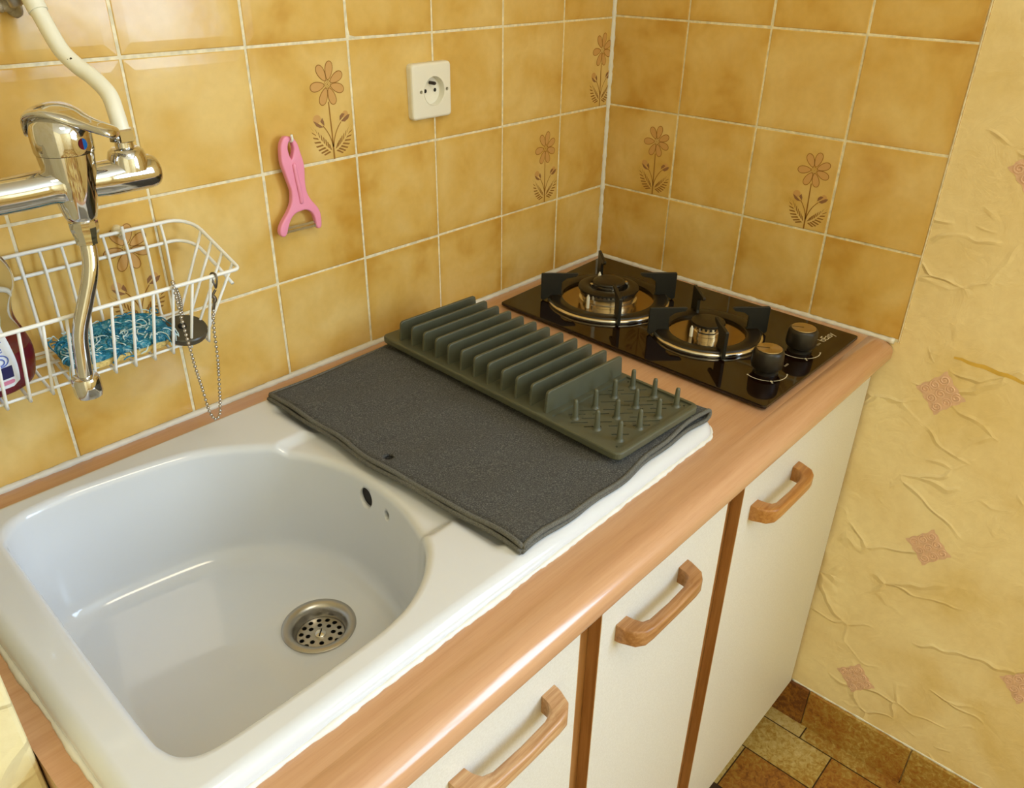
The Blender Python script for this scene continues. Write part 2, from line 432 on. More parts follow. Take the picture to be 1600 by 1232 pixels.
def tiled_wall(bm, cols, rws, emb, plane, decor, clip=None):
    """emb(u, z, h): u distance from corner, h height off the wall"""
    uvl = bm.loops.layers.uv.new('UVMap'); rl = bm.faces.layers.float.new('rnd')
    for ci in range(len(cols)-1):
        for ri in range(len(rws)-1):
            a, b, c, d = cols[ci]+GR, cols[ci+1]-GR, rws[ri]+GR, rws[ri+1]-GR
            if ci == 0: a += 0.001
            a += random.uniform(-.0004, .0004); b += random.uniform(-.0004, .0004); c += random.uniform(-.0004, .0004); d += random.uniform(-.0004, .0004)
            rnd = random.random(); tu, tv = random.uniform(-.0012, .0012), random.uniform(-.0012, .0012)
            if any(abs((cols[ci] if su > 0 else cols[ci+1]) - ou) < .01 and abs(rws[ri] - oz) < .01 for ou, oz, su in decor): tu = tv = 0; rnd = .6
            def H(u, z, h): return emb(u, z, h + tu*(u-(a+b)/2)/.15 + tv*(z-(c+d)/2)/.15)
            loops = []
            for ins, h in ((0, -.0016), (.0004, -.0004), (.0012, .0), (.012, .0003)):
                loops.append([bm.verts.new(H(u, z, h)) for u, z in ((a+ins, c+ins), (b-ins, c+ins), (b-ins, d-ins), (a+ins, d-ins))])
            fs = [bm.faces.new(loops[-1])]
            for l0, l1 in zip(loops, loops[1:]):
                for k in range(4): fs.append(bm.faces.new((l0[k], l0[(k+1) % 4], l1[(k+1) % 4], l1[k])))
            q = plane
            for f in fs:
                f[rl] = rnd; f.smooth = False
                for lp in f.loops:
                    co = lp.vert.co; u = q(co)
                    lp[uvl].uv = ((u-cols[ci])/max(.1, cols[ci+1]-cols[ci]), (co.z-rws[ri])/(rws[ri+1]-rws[ri]))
    for (ou, oz, su) in decor:                  # printed flowers, fired into the glaze
        for layer, mi, pts in FL:
            P = []
            for pu, pz in pts:
                u = ou + su*pu*T
                if clip is not None: u = max(clip, u)
                P.append(emb(u, oz + pz*T, 0.00034 + 0.00014*layer))
            try:
                f = poly(bm, P, mi+1)
                if f.calc_area() < 1e-9: bm.faces.remove(f)
            except ValueError: pass

# back wall ------------------------------------------------------
bm = bmesh.new()
tiled_wall(bm, bcols, rows, lambda u, z, h: Vector((-u, -h, z)), lambda co: -co.x,
           [(.7397, ZC+T, -1), (.2897, ZC, -1), (.1397, ZC+T, -1), (1.0397, ZC, -1)], clip=0.003)
ztop = rows[-1]; xl = bcols[-1]
def quad(bm, a, b, c, d, mi): poly(bm, (a, b, c, d), mi)
quad(bm, (-xl, .0010, ZW), (0, .0010, ZW), (0, .0010, ztop), (-xl, .0010, ztop), 1)      # grout bed just below the glaze
box(bm, -2.4, 0.0, 0.004, 0.12, 0.0, 2.5, mi=6)
wb = mk('wall_back', bm, [M_tile, M_grout, M_fl_dark, M_fl_pet, M_fl_leaf, M_fl_bud, M_plaster]); struct(wb)
# right wall -----------------------------------------------------
bm = bmesh.new()
tiled_wall(bm, rcols, [r + (.003 if i else 0) for i, r in enumerate(rows)], lambda u, z, h: Vector((-h, -u, z)), lambda co: -co.y,
           [(0.004, ZC+.003, 1), (.3034, ZC+.003, 1)])
quad(bm, (.0010, 0, ZW), (.0010, -.606, ZW), (.0010, -.606, ztop), (.0010, 0, ztop), 1)
box(bm, -.0009, .002, -.6082, -.6050, ZW, ztop, bev=.0006, mi=1)
YE = YR-.12
for a, b, c, d in ((WIN[1], .12, 0, 2.5), (YE, WIN[0], 0, 2.5), (WIN[0], WIN[1], 0, WIN[2]), (WIN[0], WIN[1], WIN[3], 2.5)): box(bm, 0.0014, 0.14, a, b, c, d, mi=6)
# pink wallpaper medallions: a diamond of scrolls, printed and embossed
def medal(cy, cz, s, seed):
    rnd = random.Random(seed)
    e = lambda a, b, h: Vector((.0012-h, cy - a, cz + b))
    n = 40; pts = []
    for i in range(n):
        q, f = divmod(i*4/n, 1.0); cs = [(1, 0), (0, 1), (-1, 0), (0, -1)]
        p0, p1 = cs[int(q) % 4], cs[(int(q)+1) % 4]
        k = 1 + 0.05*math.sin(f*math.pi*6) - 0.06*math.sin(f*math.pi)
        pts.append(e((p0[0]*(1-f)+p1[0]*f)*s*.95*k, (p0[1]*(1-f)+p1[1]*f)*s*k, 0.0002))
    poly(bm, pts, 7)
    for i in range(9):
        gx, gz = (i % 3 - 1), (i//3 - 1)
        ca, cb = (gx+gz)*.5*s*.58, (gx-gz)*.5*s*.60
        path = []
        for j in range(22):
            a = j*.55 + i*1.7; r = s*.21*(1 - j/26)
            path.append(e(ca + r*math.cos(a), cb + r*math.sin(a), .0006))
        tube(bm, path, [s*.03]*22, 5, mi=8)
for i, (y, z) in enumerate(((-.687, .837), (-.741, .552), (-.695, .193), (-.945, .364), (-.72, 1.194), (-.99, .92))):
    medal(y, z, .040, i)
pts = []
for j in range(13):
    t = j/12; y = -.690 - .13*t; pts.append((y, .9015 - .010*t + .0012*math.sin(j*1.9)))
up = [Vector((.0010, y, z + .0012 + .0045*math.sin(math.pi*min(1, .1+i/13)))) for i, (y, z) in enumerate(pts)]
dn = [Vector((.0010, y, z - .001)) for y, z in pts]
poly(bm, up + dn[::-1], 9)
wr = mk('wall_right', bm, [M_tile, M_grout, M_fl_dark, M_fl_pet, M_fl_leaf, M_fl_bud, M_plaster, M_medal, M_medal2, M_stain]); struct(wr)
# short return wall at the left end of the worktop
bm = nbox(-2.4, -1.2345, -.391, 0.0, 0.0, 2.5, bev=.004)
struct(mk('wall_left', bm, M_plasterL))
# far walls, ceiling, floor
bm = nbox(-2.52, -2.4, YR-.12, 0.12, 0, 2.5); struct(mk('wall_far', bm, M_plaster))
bm = nbox(-2.52, 0.14, YR-.12, YR, 0, 2.5); struct(mk('wall_rear', bm, M_plaster))
y0, y1, z0, z1 = WIN
fr = struct(mk('window_1', nbox(.0, .14, y0, y1, z0, z0+.02), M_white))
bm = bmesh.new()
for a, b, c, d in ((y0, y0+.05, z0, z1), (y1-.05, y1, z0, z1), ((y0+y1)/2-.04, (y0+y1)/2+.04, z0, z1), (y0, y1, z0+.02, z0+.07), (y0, y1, z1-.05, z1)):
    box(bm, .06, .11, a, b, c, d)
mk('window_frame', bm, M_white, fr)
bm = nbox(-2.52, .14, YR-.12, .12, 2.5, 2.6); struct(mk('ceiling', bm, M_ceil))

# floor: flagstone-look vinyl, one mesh, tone per flag
def floorm():
    t = NT('ochre_stone_vinyl'); c = t.coord(); at = t.new('ShaderNodeAttribute', attribute_name='rnd')
    n = t.noise(c, 110, 5, 0.65, 0.8); n2 = t.noise(c, 9, 3, 0.5)
    ad = t.new('ShaderNodeMath', operation='MULTIPLY_ADD', i_1=.9); t.link(n, 0, ad, 0)
    sh = t.new('ShaderNodeMath', operation='MULTIPLY_ADD', i_1=.62, i_2=-.31); t.link(at, 'Fac', sh, 0); t.link(sh, 0, ad, 2)
    n2m = t.new('ShaderNodeMath', operation='MULTIPLY_ADD', i_1=.6, i_2=-.28); t.link(n2, 0, n2m, 0)
    a2 = t.new('ShaderNodeMath', operation='ADD'); t.link(ad, 0, a2, 0); t.link(n2m, 0, a2, 1)
    r = t.ramp(a2, [(.12, srgb(112, 64, 26)), (.32, srgb(164, 108, 40)), (.46, srgb(172, 134, 58)), (.60, srgb(196, 168, 98)), (.8, srgb(214, 194, 138))])
    t.link(r, 0, t.b, 'Base Color'); t.b.inputs['Roughness'].default_value = .42; t.bump(n, .5, .003); return t.m
M_floor = floorm(); M_seam = pbr('dark_floor_joint', srgb(70, 48, 26), .8)
bm = bmesh.new(); rl = bm.faces.layers.float.new('rnd')
poly(bm, ((-2.5, YR-.1, -.002), (.1, YR-.1, -.002), (.1, .1, -.002), (-2.5, .1, -.002)), 1)
poly(bm, ((-2.5, YR-.1, -.06), (.1, YR-.1, -.06), (.1, .1, -.06), (-2.5, .1, -.06)), 1)
def flag(xa, xb, ya, yb, tone):
    g = .0013
    f = poly(bm, ((xa+g, ya+g, 0), (xb-g, ya+g, 0), (xb-g, yb-g, 0), (xa+g, yb-g, 0)), 0); f[rl] = tone
fixed = [(-.04, 0, -.635, -.50, .72), (-.04, 0, -.86, -.635, .42), (-.138, -.04, -.705, -.535, .62), (-.20, -.04, -.86, -.705, .25),
         (-.138, -.04, -.535, -.42, .5), (-.255, -.138, -.705, -.562, .30), (-.255, -.138, -.562, -.42, .78), (-.30, -.20, -.86, -.705, .66)]
for f_ in fixed: flag(*f_)
rr = random.Random(3)
xs = [-.30, 0]
y = -.86
while y > YR:
    h = rr.choice((.09, .13, .17)); x = 0.0
    while x > -2.4:
        wd = rr.choice((.06, .11, .16, .2)); flag(x-wd, x, y-h, y, rr.random()); x -= wd
    y -= h
y = -.42
while y > -.86:
    h = .11; x = -.30
    while x > -2.4:
        wd = rr.choice((.08, .12, .17)); flag(x-wd, x, max(y-h, -.86), y, rr.random()); x -= wd
    y -= h
struct(mk('floor', bm, [M_floor, M_seam]))
# skirting tiles of the same stone along the right wall
bm = bmesh.new(); rl = bm.faces.layers.float.new('rnd')
def sk(ya, yb, tone):
    n0 = len(bm.faces); box(bm, -.006, .003, ya+.001, yb-.001, 0.0, .098, bev=.0012)
    bm.faces.ensure_lookup_table()
    for f in bm.faces[n0:]: f[rl] = tone
sk(-.6215, -.50, .06); sk(-.828, -.6215, .40); sk(-1.03, -.828, .50); sk(-1.24, -1.03, .2)
sk(-1.45, -1.24, .5); sk(-1.65, -1.45, .3)
struct(mk('baseboard_right', bm, M_floor))
bm = bmesh.new()
def bead(bm, a, b, r, wob, n, seed):
    q = random.Random(seed); a, b = Vector(a), Vector(b); path = []; rad = []
    ph = q.random()*6
    for i in range(n+1):
        path.append(a.lerp(b, i/n)); rad.append(r*(1 + wob*(.6*math.sin(i*.9+ph)*math.sin(i*.37) + q.uniform(-.5, .5))))
    return tube(bm, path, rad, 8)
struct(mk('trim_1', bead(bmesh.new(), (.003, -.58, .0995), (.003, -1.65, .0995), .0032, .35, 160, 1), M_caulk, smooth=True))
struct(mk('trim_2', bead(bmesh.new(), (-1.234, -.0008, ZW+.001), (0, -.0008, ZW+.001), .0048, .22, 260, 2), M_caulk, smooth=True))
struct(mk('trim_3', bead(bmesh.new(), (-.0008, -.001, ZW+.001), (-.0008, -.600, ZW+.001), .0046, .3, 140, 3), M_caulk, smooth=True))
struct(mk('trim_4', bead(bmesh.new(), (0, 0, ZW), (0, 0, ztop), .0052, .25, 200, 4), M_caulk, smooth=True))

# ------------------------------------------------------------------ worktop
def worktop():
    bm = bmesh.new(); YF = -.602; zt, zb = ZW, .862
    prof = [(-.560, zt)]
    rt = .026
    for i in range(0, 15):
        a = R(90)*i/14; prof.append((YF + rt - rt*math.sin(a)*1.0, zt - .020 + .020*math.cos(a)))
    rb = .012
    for i in range(0, 9):
        a = R(90)*i/8; prof.append((YF + rb - rb*math.cos(a), zb + .012 - .012*math.sin(a)))
    prof += [(-.560, zb)]
    X0, X1 = -1.2335, -.001
    hx0, hx1, hy0, hy1 = -1.195, -.46, -.515, -.075
    # front nose, swept along x
    L0 = [bm.verts.new((X0, y, z)) for y, z in prof]; L1 = [bm.verts.new((X1, y, z)) for y, z in prof]
    for i in range(len(prof)-1):
        f = bm.faces.new((L0[i], L0[i+1], L1[i+1], L1[i])); f.smooth = True
    ends = [[(X, y, z) for y, z in prof] for X in (X0, X1)]
    def slab(xa, xb, ya, yb):
        for z in (zt, zb): poly(bm, ((xa, ya, z), (xb, ya, z), (xb, yb, z), (xa, yb, z)))
    slab(X0, X1, -.560, hy0); slab(X0, hx0, hy0, hy1); slab(hx1, X1, hy0, hy1); slab(X0, X1, hy1, -.001)
    for a, b in (((hx0, hy0), (hx1, hy0)), ((hx1, hy0), (hx1, hy1)), ((hx1, hy1), (hx0, hy1)), ((hx0, hy1), (hx0, hy0)), ((X0, -.56), (X0, -.001)), ((X1, -.56), (X1, -.001)), ((X0, -.001), (X1, -.001))):
        poly(bm, ((*a, zt), (*b, zt), (*b, zb), (*a, zb)))
    bmesh.ops.remove_doubles(bm, verts=bm.verts, dist=1e-5)
    for e in ends: poly(bm, e)                       # end faces keep their own vertices so the nose shades straight
    o = mk('worktop', bm, M_beech)
    return tag(o, 'pale beech laminate worktop with a rounded front edge, under the sink and hob', 'worktop')
worktop()

# ------------------------------------------------------------------ base cabinets
def handle(name, xc, zc, L, mat, parent):
    """bow handle in oak: two chunky feet, thinner bar, all edges eased; lies along x, sticks out to -y"""
    yd = -.5802; D = .033; h = L/2
    top = [(-h, 0), (-h+.001, -.012), (-h+.006, -.024), (-h+.016, -.031), (-h+.030, -D), (0, -D-.001)]
    outl = top + [(-x, y) for x, y in top[-2::-1]]
    inn = [(h-.020, 0), (h-.021, -.009), (h-.027, -.0165), (h-.038, -.0195), (0, -.0205)]
    outl += inn + [(-x, y) for x, y in inn[-2::-1]]
    bm = bmesh.new(); pts = [(xc+x, yd+y) for x, y in outl]
    def hz(x):                                   # feet are deeper than the bar
        return .0085 + .0035*ssm(h-.045, h-.015, abs(x-xc))
    v0 = [bm.verts.new((x, y, zc-hz(x))) for x, y in pts]; v1 = [bm.verts.new((x, y, zc+hz(x))) for x, y in pts]
    n = len(pts); f0, f1 = bm.faces.new(v0), bm.faces.new(v1); fs = [f0, f1]
    for i in range(n): fs.append(bm.faces.new((v0[i], v0[(i+1) % n], v1[(i+1) % n], v1[i])))
    bmesh.ops.recalc_face_normals(bm, faces=fs)
    es = [e for f in (f0, f1) for e in f.edges if max(v.co.y for v in e.verts) < yd-.0005]
    bmesh.ops.bevel(bm, geom=es, offset=.0038, segments=3, profile=.5, affect='EDGES')
    bmesh.ops.triangulate(bm, faces=[f for f in bm.faces if len(f.verts) > 6])
    return mk(name, bm, mat, parent, smooth=True, auto=38)
def cabinet(xa, xb, dxa, dxb, hx, hz, hm, label):
    t = thing('base_cabinet', ((xa+xb)/2, -.29, 0), label, 'cabinet', None)
    bm = bmesh.new()
    box(bm, xa+.0005, xa+.018, -.5625, -.03, .10, .861); box(bm, xb-.018, xb-.0005, -.5625, -.03, .10, .861)
    box(bm, xa+.018, xb-.018, -.56, -.03, .10, .118); box(bm, xa+.018, xb-.018, -.036, -.03, .118, .861)
    mk('carcass', bm, M_body, t)
    for a, b in ((xa+.0005, xa+.020), (xb-.020, xb-.0005)): mk('frame_edge', nbox(a, b, -.5640, -.5625, .10, .861), M_stile, t)
    mk('plinth', nbox(xa+.0005, xb-.0005, -.53, -.515, 0.0, .10), M_dark, t)
    d = mk('door', nbox(dxa+.0015, dxb-.0015, -.5800, -.5645, .101, .858, bev=.0006), M_door, t)
    for a, b in ((dxa, dxa+.0014), (dxb-.0014, dxb)): tag(mk('edge_band', nbox(a, b, -.5797, -.5645, .101, .858), M_stile, d), 'brown wood edge band')
    tag(handle('handle', hx, hz, .150, hm, d), 'oak bow handle')
    return t
cabinet(-.4595, -.002, -.4405, -.0045, -.335, .774, M_handC, 'white base cabinet with golden oak handle, under the hob by the right wall')
cabinet(-.7725, -.4595, -.755, -.4835, -.650, .783, M_handB, 'narrow white base cabinet, middle one between two brown wood gaps')
cabinet(-1.2335, -.7725, -1.2305, -.790, -.907, .779, M_handA, 'white base cabinet below the sink bowl, with the palest worn oak handle')

# ------------------------------------------------------------------ sink
RIM = [(-1.1590, -.118), (-1.143, -.098), (-1.115, -.0895), (-1.055, -.0916), (-.9515, -.1127), (-.891, -.154), (-.862, -.191), (-.842, -.240), (-.836, -.290), (-.843, -.362),
       (-.866, -.424), (-.894, -.458), (-.933, -.4817), (-.975, -.4915), (-1.0426, -.4935), (-1.102, -.4935), (-1.140, -.4915), (-1.158, -.483), (-1.167, -.466), (-1.1695, -.440), (-1.168, -.353), (-1.1635, -.199), (-1.1620, -.145)]
DECK = .918; FLOOR = .762; CX, CY = -1.0, -.292
SX0, SX1, SY0, SY1 = -1.212, -.440, -.532, -.052
DRAIN = Vector((-.930, -.308))
def sink():
    rim = catmull([(x, y, 0) for x, y in RIM], 16, closed=True)
    def polar(pts):
        return sorted(((math.atan2(p.y-CY, p.x-CX), (Vector((p.x-CX, p.y-CY))).length) for p in pts))
    pr = polar(rim); pr = [(pr[-1][0]-2*math.pi, pr[-1][1])] + pr + [(pr[0][0]+2*math.pi, pr[0][1])]
    outer = []
    rc = .034
    for cx, cy, a0 in ((SX1-rc, SY1-rc, 0), (SX0+rc, SY1-rc, 90), (SX0+rc, SY0+rc, 180), (SX1-rc, SY0+rc, 270)):
        for i in range(13):
            a = R(a0 + 90*i/12); outer.append(Vector((cx+rc*math.cos(a), cy+rc*math.sin(a), 0)))
    po = polar(outer); po = [(po[-1][0]-2*math.pi, po[-1][1])] + po + [(po[0][0]+2*math.pi, po[0][1])]
    def samp(tab, a, straight=False):
        import bisect
        k = bisect.bisect([q[0] for q in tab], a); k = min(max(k, 1), len(tab)-1)
        (a0, r0), (a1, r1) = tab[k-1], tab[k]
        if a1-a0 < 1e-9: return r0
        if straight:       # intersect the ray with the chord
            p0 = Vector((math.cos(a0)*r0, math.sin(a0)*r0)); p1 = Vector((math.cos(a1)*r1, math.sin(a1)*r1)); d = Vector((math.cos(a), math.sin(a)))
            e = p1-p0; den = d.x*e.y - d.y*e.x
            return (p0.x*e.y - p0.y*e.x)/den
        return r0 + (r1-r0)*(a-a0)/(a1-a0)
    angs = sorted(set([-math.pi + 2*math.pi*(i+.5)/400 for i in range(400)] + [q[0] for q in po[1:-1]]))
    def sdo(x, y):         # distance inside the outer rounded rectangle
        dx = max(SX0+rc-x, x-(SX1-rc)); dy = max(SY0+rc-y, y-(SY1-rc))
        if dx > 0 and dy > 0: return rc - math.hypot(dx, dy)
        return rc - max(dx, dy)
    def deckz(x, y):
        z = DECK
        # shallow drainer tray that spills into the bowl
        tray = ssm(-.832, -.812, x)*ssm(-.455, -.478, x)*ssm(-.500, -.482, y)*ssm(-.082, -.100, y)
        hw = .128 - .000*x
        chan = ssm(-.90, -.87, x)*ssm(-.790, -.806, x)*ssm(hw+.008, hw-.008, abs(y+.297))
        z -= .0085*max(tray, chan)
        d = sdo(x, y); r = .015
        if d < r: z -= (r - math.sqrt(max(0, r*r-(r-d)**2)))
        return z
    bm = bmesh.new(); n = len(angs); rings = []
    rad_o = [samp(po, a, True) for a in angs]; rad_r = [samp(pr, a) for a in angs]
    def ring(fr, fz):
        out = []
        for i, a in enumerate(angs):
            r = fr(i, a); x, y = CX+r*math.cos(a), CY+r*math.sin(a); out.append(bm.verts.new((x, y, fz(i, x, y))))
        rings.append(out)
    ring(lambda i, a: rad_o[i], lambda i, x, y: .8985)
    ring(lambda i, a: rad_o[i], lambda i, x, y: .9030)
    RR = .010
    for k in range(0, 60):
        t = (k/59)
        ins = [0, .0004, .0012, .0025, .0045, .007, .010, .0125, .015]
        if k < 9: f = lambda i, a, k=k: rad_o[i]-ins[k]
        else: f = lambda i, a, t=(k-8)/51: (rad_o[i]-.015) + ((rad_r[i]+RR) - (rad_o[i]-.015))*t
        ring(f, lambda i, x, y: deckz(x, y))
    base = [(v.co.z) for v in rings[-1]]
    for k in range(1, 7):
        a_ = R(90)*k/6
        ring(lambda i, a: rad_r[i] + RR - RR*math.sin(a_), lambda i, x, y: base[i] - RR*(1-math.cos(a_)))
    wall0 = [v.co.z for v in rings[-1]]; FR = .030; DR = .010
    for k in range(1, 25):
        t = k/24; ring(lambda i, a: rad_r[i] - DR*t, lambda i, x, y: wall0[i] + (FLOOR+FR - wall0[i])*t)
    for k in range(1, 9):
        a_ = R(90)*k/8; ring(lambda i, a: rad_r[i] - DR - FR*(1-math.cos(a_)), lambda i, x, y: FLOOR + FR*(1-math.sin(a_)))
    edge = [v.co.copy() for v in rings[-1]]
    for k in range(1, 19):
        t = k/18; out = []
        for i, a in enumerate(angs):
            e = edge[i]; da = math.atan2(e.y-DRAIN.y, e.x-DRAIN.x); tx, ty = DRAIN.x+.038*math.cos(da), DRAIN.y+.038*math.sin(da)
            out.append(bm.verts.new((e.x+(tx-e.x)*t, e.y+(ty-e.y)*t, FLOOR - .003*t - .002*ssm(.85, 1, t))))
        rings.append(out)
    for a, b in zip(rings, rings[1:]):
        for i in range(n): bm.faces.new((a[i], a[(i+1) % n], b[(i+1) % n], b[i]))
    t = thing('sink', (CX, CY, ZW), 'white ceramic sink with D-shaped bowl and drainer, set into the worktop', 'sink')
    o = mk('basin', bm, M_cer, t, smooth=True)
    for f in o.data.polygons:            # outward normals must face up
        pass
    sm = o.modifiers.new('s', 'SOLIDIFY'); sm.thickness = .007; sm.offset = -1
    evald(o)
    # overflow holes through the right wall of the bowl
    cut = []
    for (y, z, rx, rz) in ((-.293, .884, .0115, .0130), (-.3335, .8815, .0048, .0060)):
        b2 = lathe(bmesh.new(), [(1, -.89), (1, -.80)], (0, 0, 0), 28, 'x')
        for v in b2.verts: v.co = Vector((v.co.x, y + v.co.y*rx, z + v.co.z*rz))
        cut.append(mk('cutter', b2, M_cer))
    bpy.context.view_layer.update()
    boolcut(o, cut)
    for p in o.data.polygons: p.use_smooth = True
    bm = bmesh.new()
    lathe(bm, [(.0150, -.833), (.0150, -.80)], (0, -.293, .884), 24, 'x'); lathe(bm, [(.008, -.833), (.008, -.80)], (0, -.3335, .8815), 16, 'x')
    bm2 = mk('overflow_channel', bm, M_hole, t)
    # waste outlet
    bm = bmesh.new(); c = (DRAIN.x, DRAIN.y, FLOOR-.004)
    lathe(bm, [(.0430, -.001), (.0430, .0012), (.0405, .0026), (.0350, .0016), (.0315, -.0010), (.0295, -.006), (.0285, -.0145), (.0285, -.030), (.031, -.030), (.034, -.004), (.0430, -.001)], c, 48, cap=False)
    mk('drain_flange', bm, M_steel, t, smooth=True, auto=50)
    st = nbox(-.001, .001, -.001, .001, 0, .001); st.free()
    bm = lathe(bmesh.new(), [(.0282, -.0165), (.0282, -.0145), (.027, -.0140), (.0, -.0135)], c, 48)
    s = mk('drain_strainer', bm, M_steel, t)
    bm = bmesh.new()
    def disc(bm, x, y, z, r, nn=16):
        poly(bm, [(x+r*math.cos(2*math.pi*i/nn), y+r*math.sin(2*math.pi*i/nn), z) for i in range(nn)])
    cut = bmesh.new()
    for rr_, nn in ((.0145, 8), (.0225, 14)):
        for i in range(nn):
            a = 2*math.pi*(i+.3)/nn; lathe(cut, [(.0029, -.03), (.0029, .0)], (c[0]+rr_*math.cos(a), c[1]+rr_*math.sin(a), c[2]), 14)
    co = mk('cutter', cut, M_cer); bpy.context.view_layer.update(); boolcut(s, [co])
    bm.free()
    bm = lathe(bmesh.new(), [(.0065, -.0138), (.0065, -.0120), (.0055, -.0112), (0, -.0110)], c, 20)
    sc = mk('strainer_screw', bm, M_alu, s, smooth=True, auto=40)
    bm = bmesh.new(); a = R(40); d = Vector((math.cos(a), math.sin(a), 0)); nn = Vector((-d.y, d.x, 0))*.0008; cc = Vector(c)+Vector((0, 0, -.0107))
    poly(bm, [cc+d*.006+nn, cc+d*.006-nn, cc-d*.006-nn, cc-d*.006+nn]); mk('screw_slot', bm, M_hole, s)
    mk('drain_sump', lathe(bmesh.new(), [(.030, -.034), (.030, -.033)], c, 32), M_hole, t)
    # ragged caulk between sink and worktop
    path = []
    for i in range(len(outer)):
        p0, p1 = outer[i], outer[(i+1) % len(outer)]; L = (p1-p0).length; k = max(1, int(L/.006))
        for j in range(k): path.append(p0.lerp(p1, j/k))
    cpos = Vector((CX, CY, 0))
    q = random.Random(5); rad = []
    for i, p in enumerate(path):
        wv = .0034*(1 + .30*math.sin(i*.33)*math.sin(i*.071+1) + q.uniform(-.22, .22)); rad.append(wv)
    pp = [Vector((p.x, p.y, .9005)) for p in path]
    mk('caulk_seam', tube(bmesh.new(), pp, rad, 8, closed=True), M_caulk, t, smooth=True)
    return t
sink()

# ------------------------------------------------------------------ folded drying mat
MZ = .9195
def drying_mat():
    X0, X1, Y0, Y1 = -.819, -.462, -.521, -.068
    path = []                    # cross-section in (x, z): lower layer, fold on the right, upper layer back to the left
    for i in range(36): path.append((X0 + (X1-X0)*i/35, .002, 0))
    for i in range(1, 10):
        a = R(-90 + 180*i/10); path.append((X1 + .0062*math.cos(a), .0082 + .0062*math.sin(a), 1))
    for i in range(36): path.append((X1 - (X1-X0-.002)*i/35, .0144, 2))
    ny = 64; bm = bmesh.new(); G = []
    q = random.Random(2)
    for j in range(ny+1):
        v = j/ny; row = []
        for (x, z, k) in path:
            u = (x-X0)/(X1-X0)
            y0 = Y0 + .0022*math.sin(u*9+1) + .0016*math.sin(u*23) + .0025*u
            y1 = Y1 - .003*math.sin(u*7)
            y = y0 + (y1-y0)*v
            xe = x + (1-ssm(0, .12, u))*(.0028*math.sin(v*8.5+.6) + .0016*math.sin(v*21)) - (1-u)*.012*(v-.5)*0
            sag = 0.0
            gap = z if k == 0 else (.0046 + (z-.0046)*(.25 + .75*ssm(.45, 1.0, u)) if k == 2 else z)
            wav = .0012*math.sin(u*14+v*5)*math.sin(v*11+1) + .0010*math.sin(v*31+u*9)
            row.append(bm.verts.new((xe, y, MZ + gap + (wav if k else 0) + sag)))
        G.append(row)
    for a, b in zip(G, G[1:]):
        for i in range(len(path)-1): bm.faces.new((a[i], a[i+1], b[i+1], b[i]))
    t = thing('drying_mat', (-.64, -.295, MZ), 'dark grey folded towelling drying mat with stitched edges, on the sink drainer', 'mat')
    left = [r[-1].co.copy() for r in G]; left0 = [r[0].co.copy() for r in G]
    frontU = [v.co.copy() for v in G[0]]; backU = [v.co.copy() for v in G[-1]]
    o = mk('cloth', bm, M_mat, t, smooth=True)
    sm = o.modifiers.new('s', 'SOLIDIFY'); sm.thickness = .0034; sm.offset = 0; evald(o)
    hc = Vector((-.8045, -.2985, 0))
    cu = lathe(bmesh.new(), [(.0062, MZ-.006), (.0062, MZ+.03)], hc, 20)
    cobj = mk('cutter', cu, M_mat); bpy.context.view_layer.update(); boolcut(o, [cobj])
    for p in o.data.polygons: p.use_smooth = True
    mk('hang_hole_dark', lathe(bmesh.new(), [(.0064, MZ+.0006), (.0, MZ+.0007)], hc, 20), M_hole, t)  # black disc paints in the darkness at the bottom of the hole
    bm = bmesh.new()
    tube(bm, left, .0030, 7); tube(bm, [p+Vector((-.001, 0, .0004)) for p in left0], .0030, 7)
    tube(bm, frontU, .0029, 7); tube(bm, backU, .0029, 7)
    mk('stitched_edge', bm, M_stitch, t, smooth=True)
drying_mat()

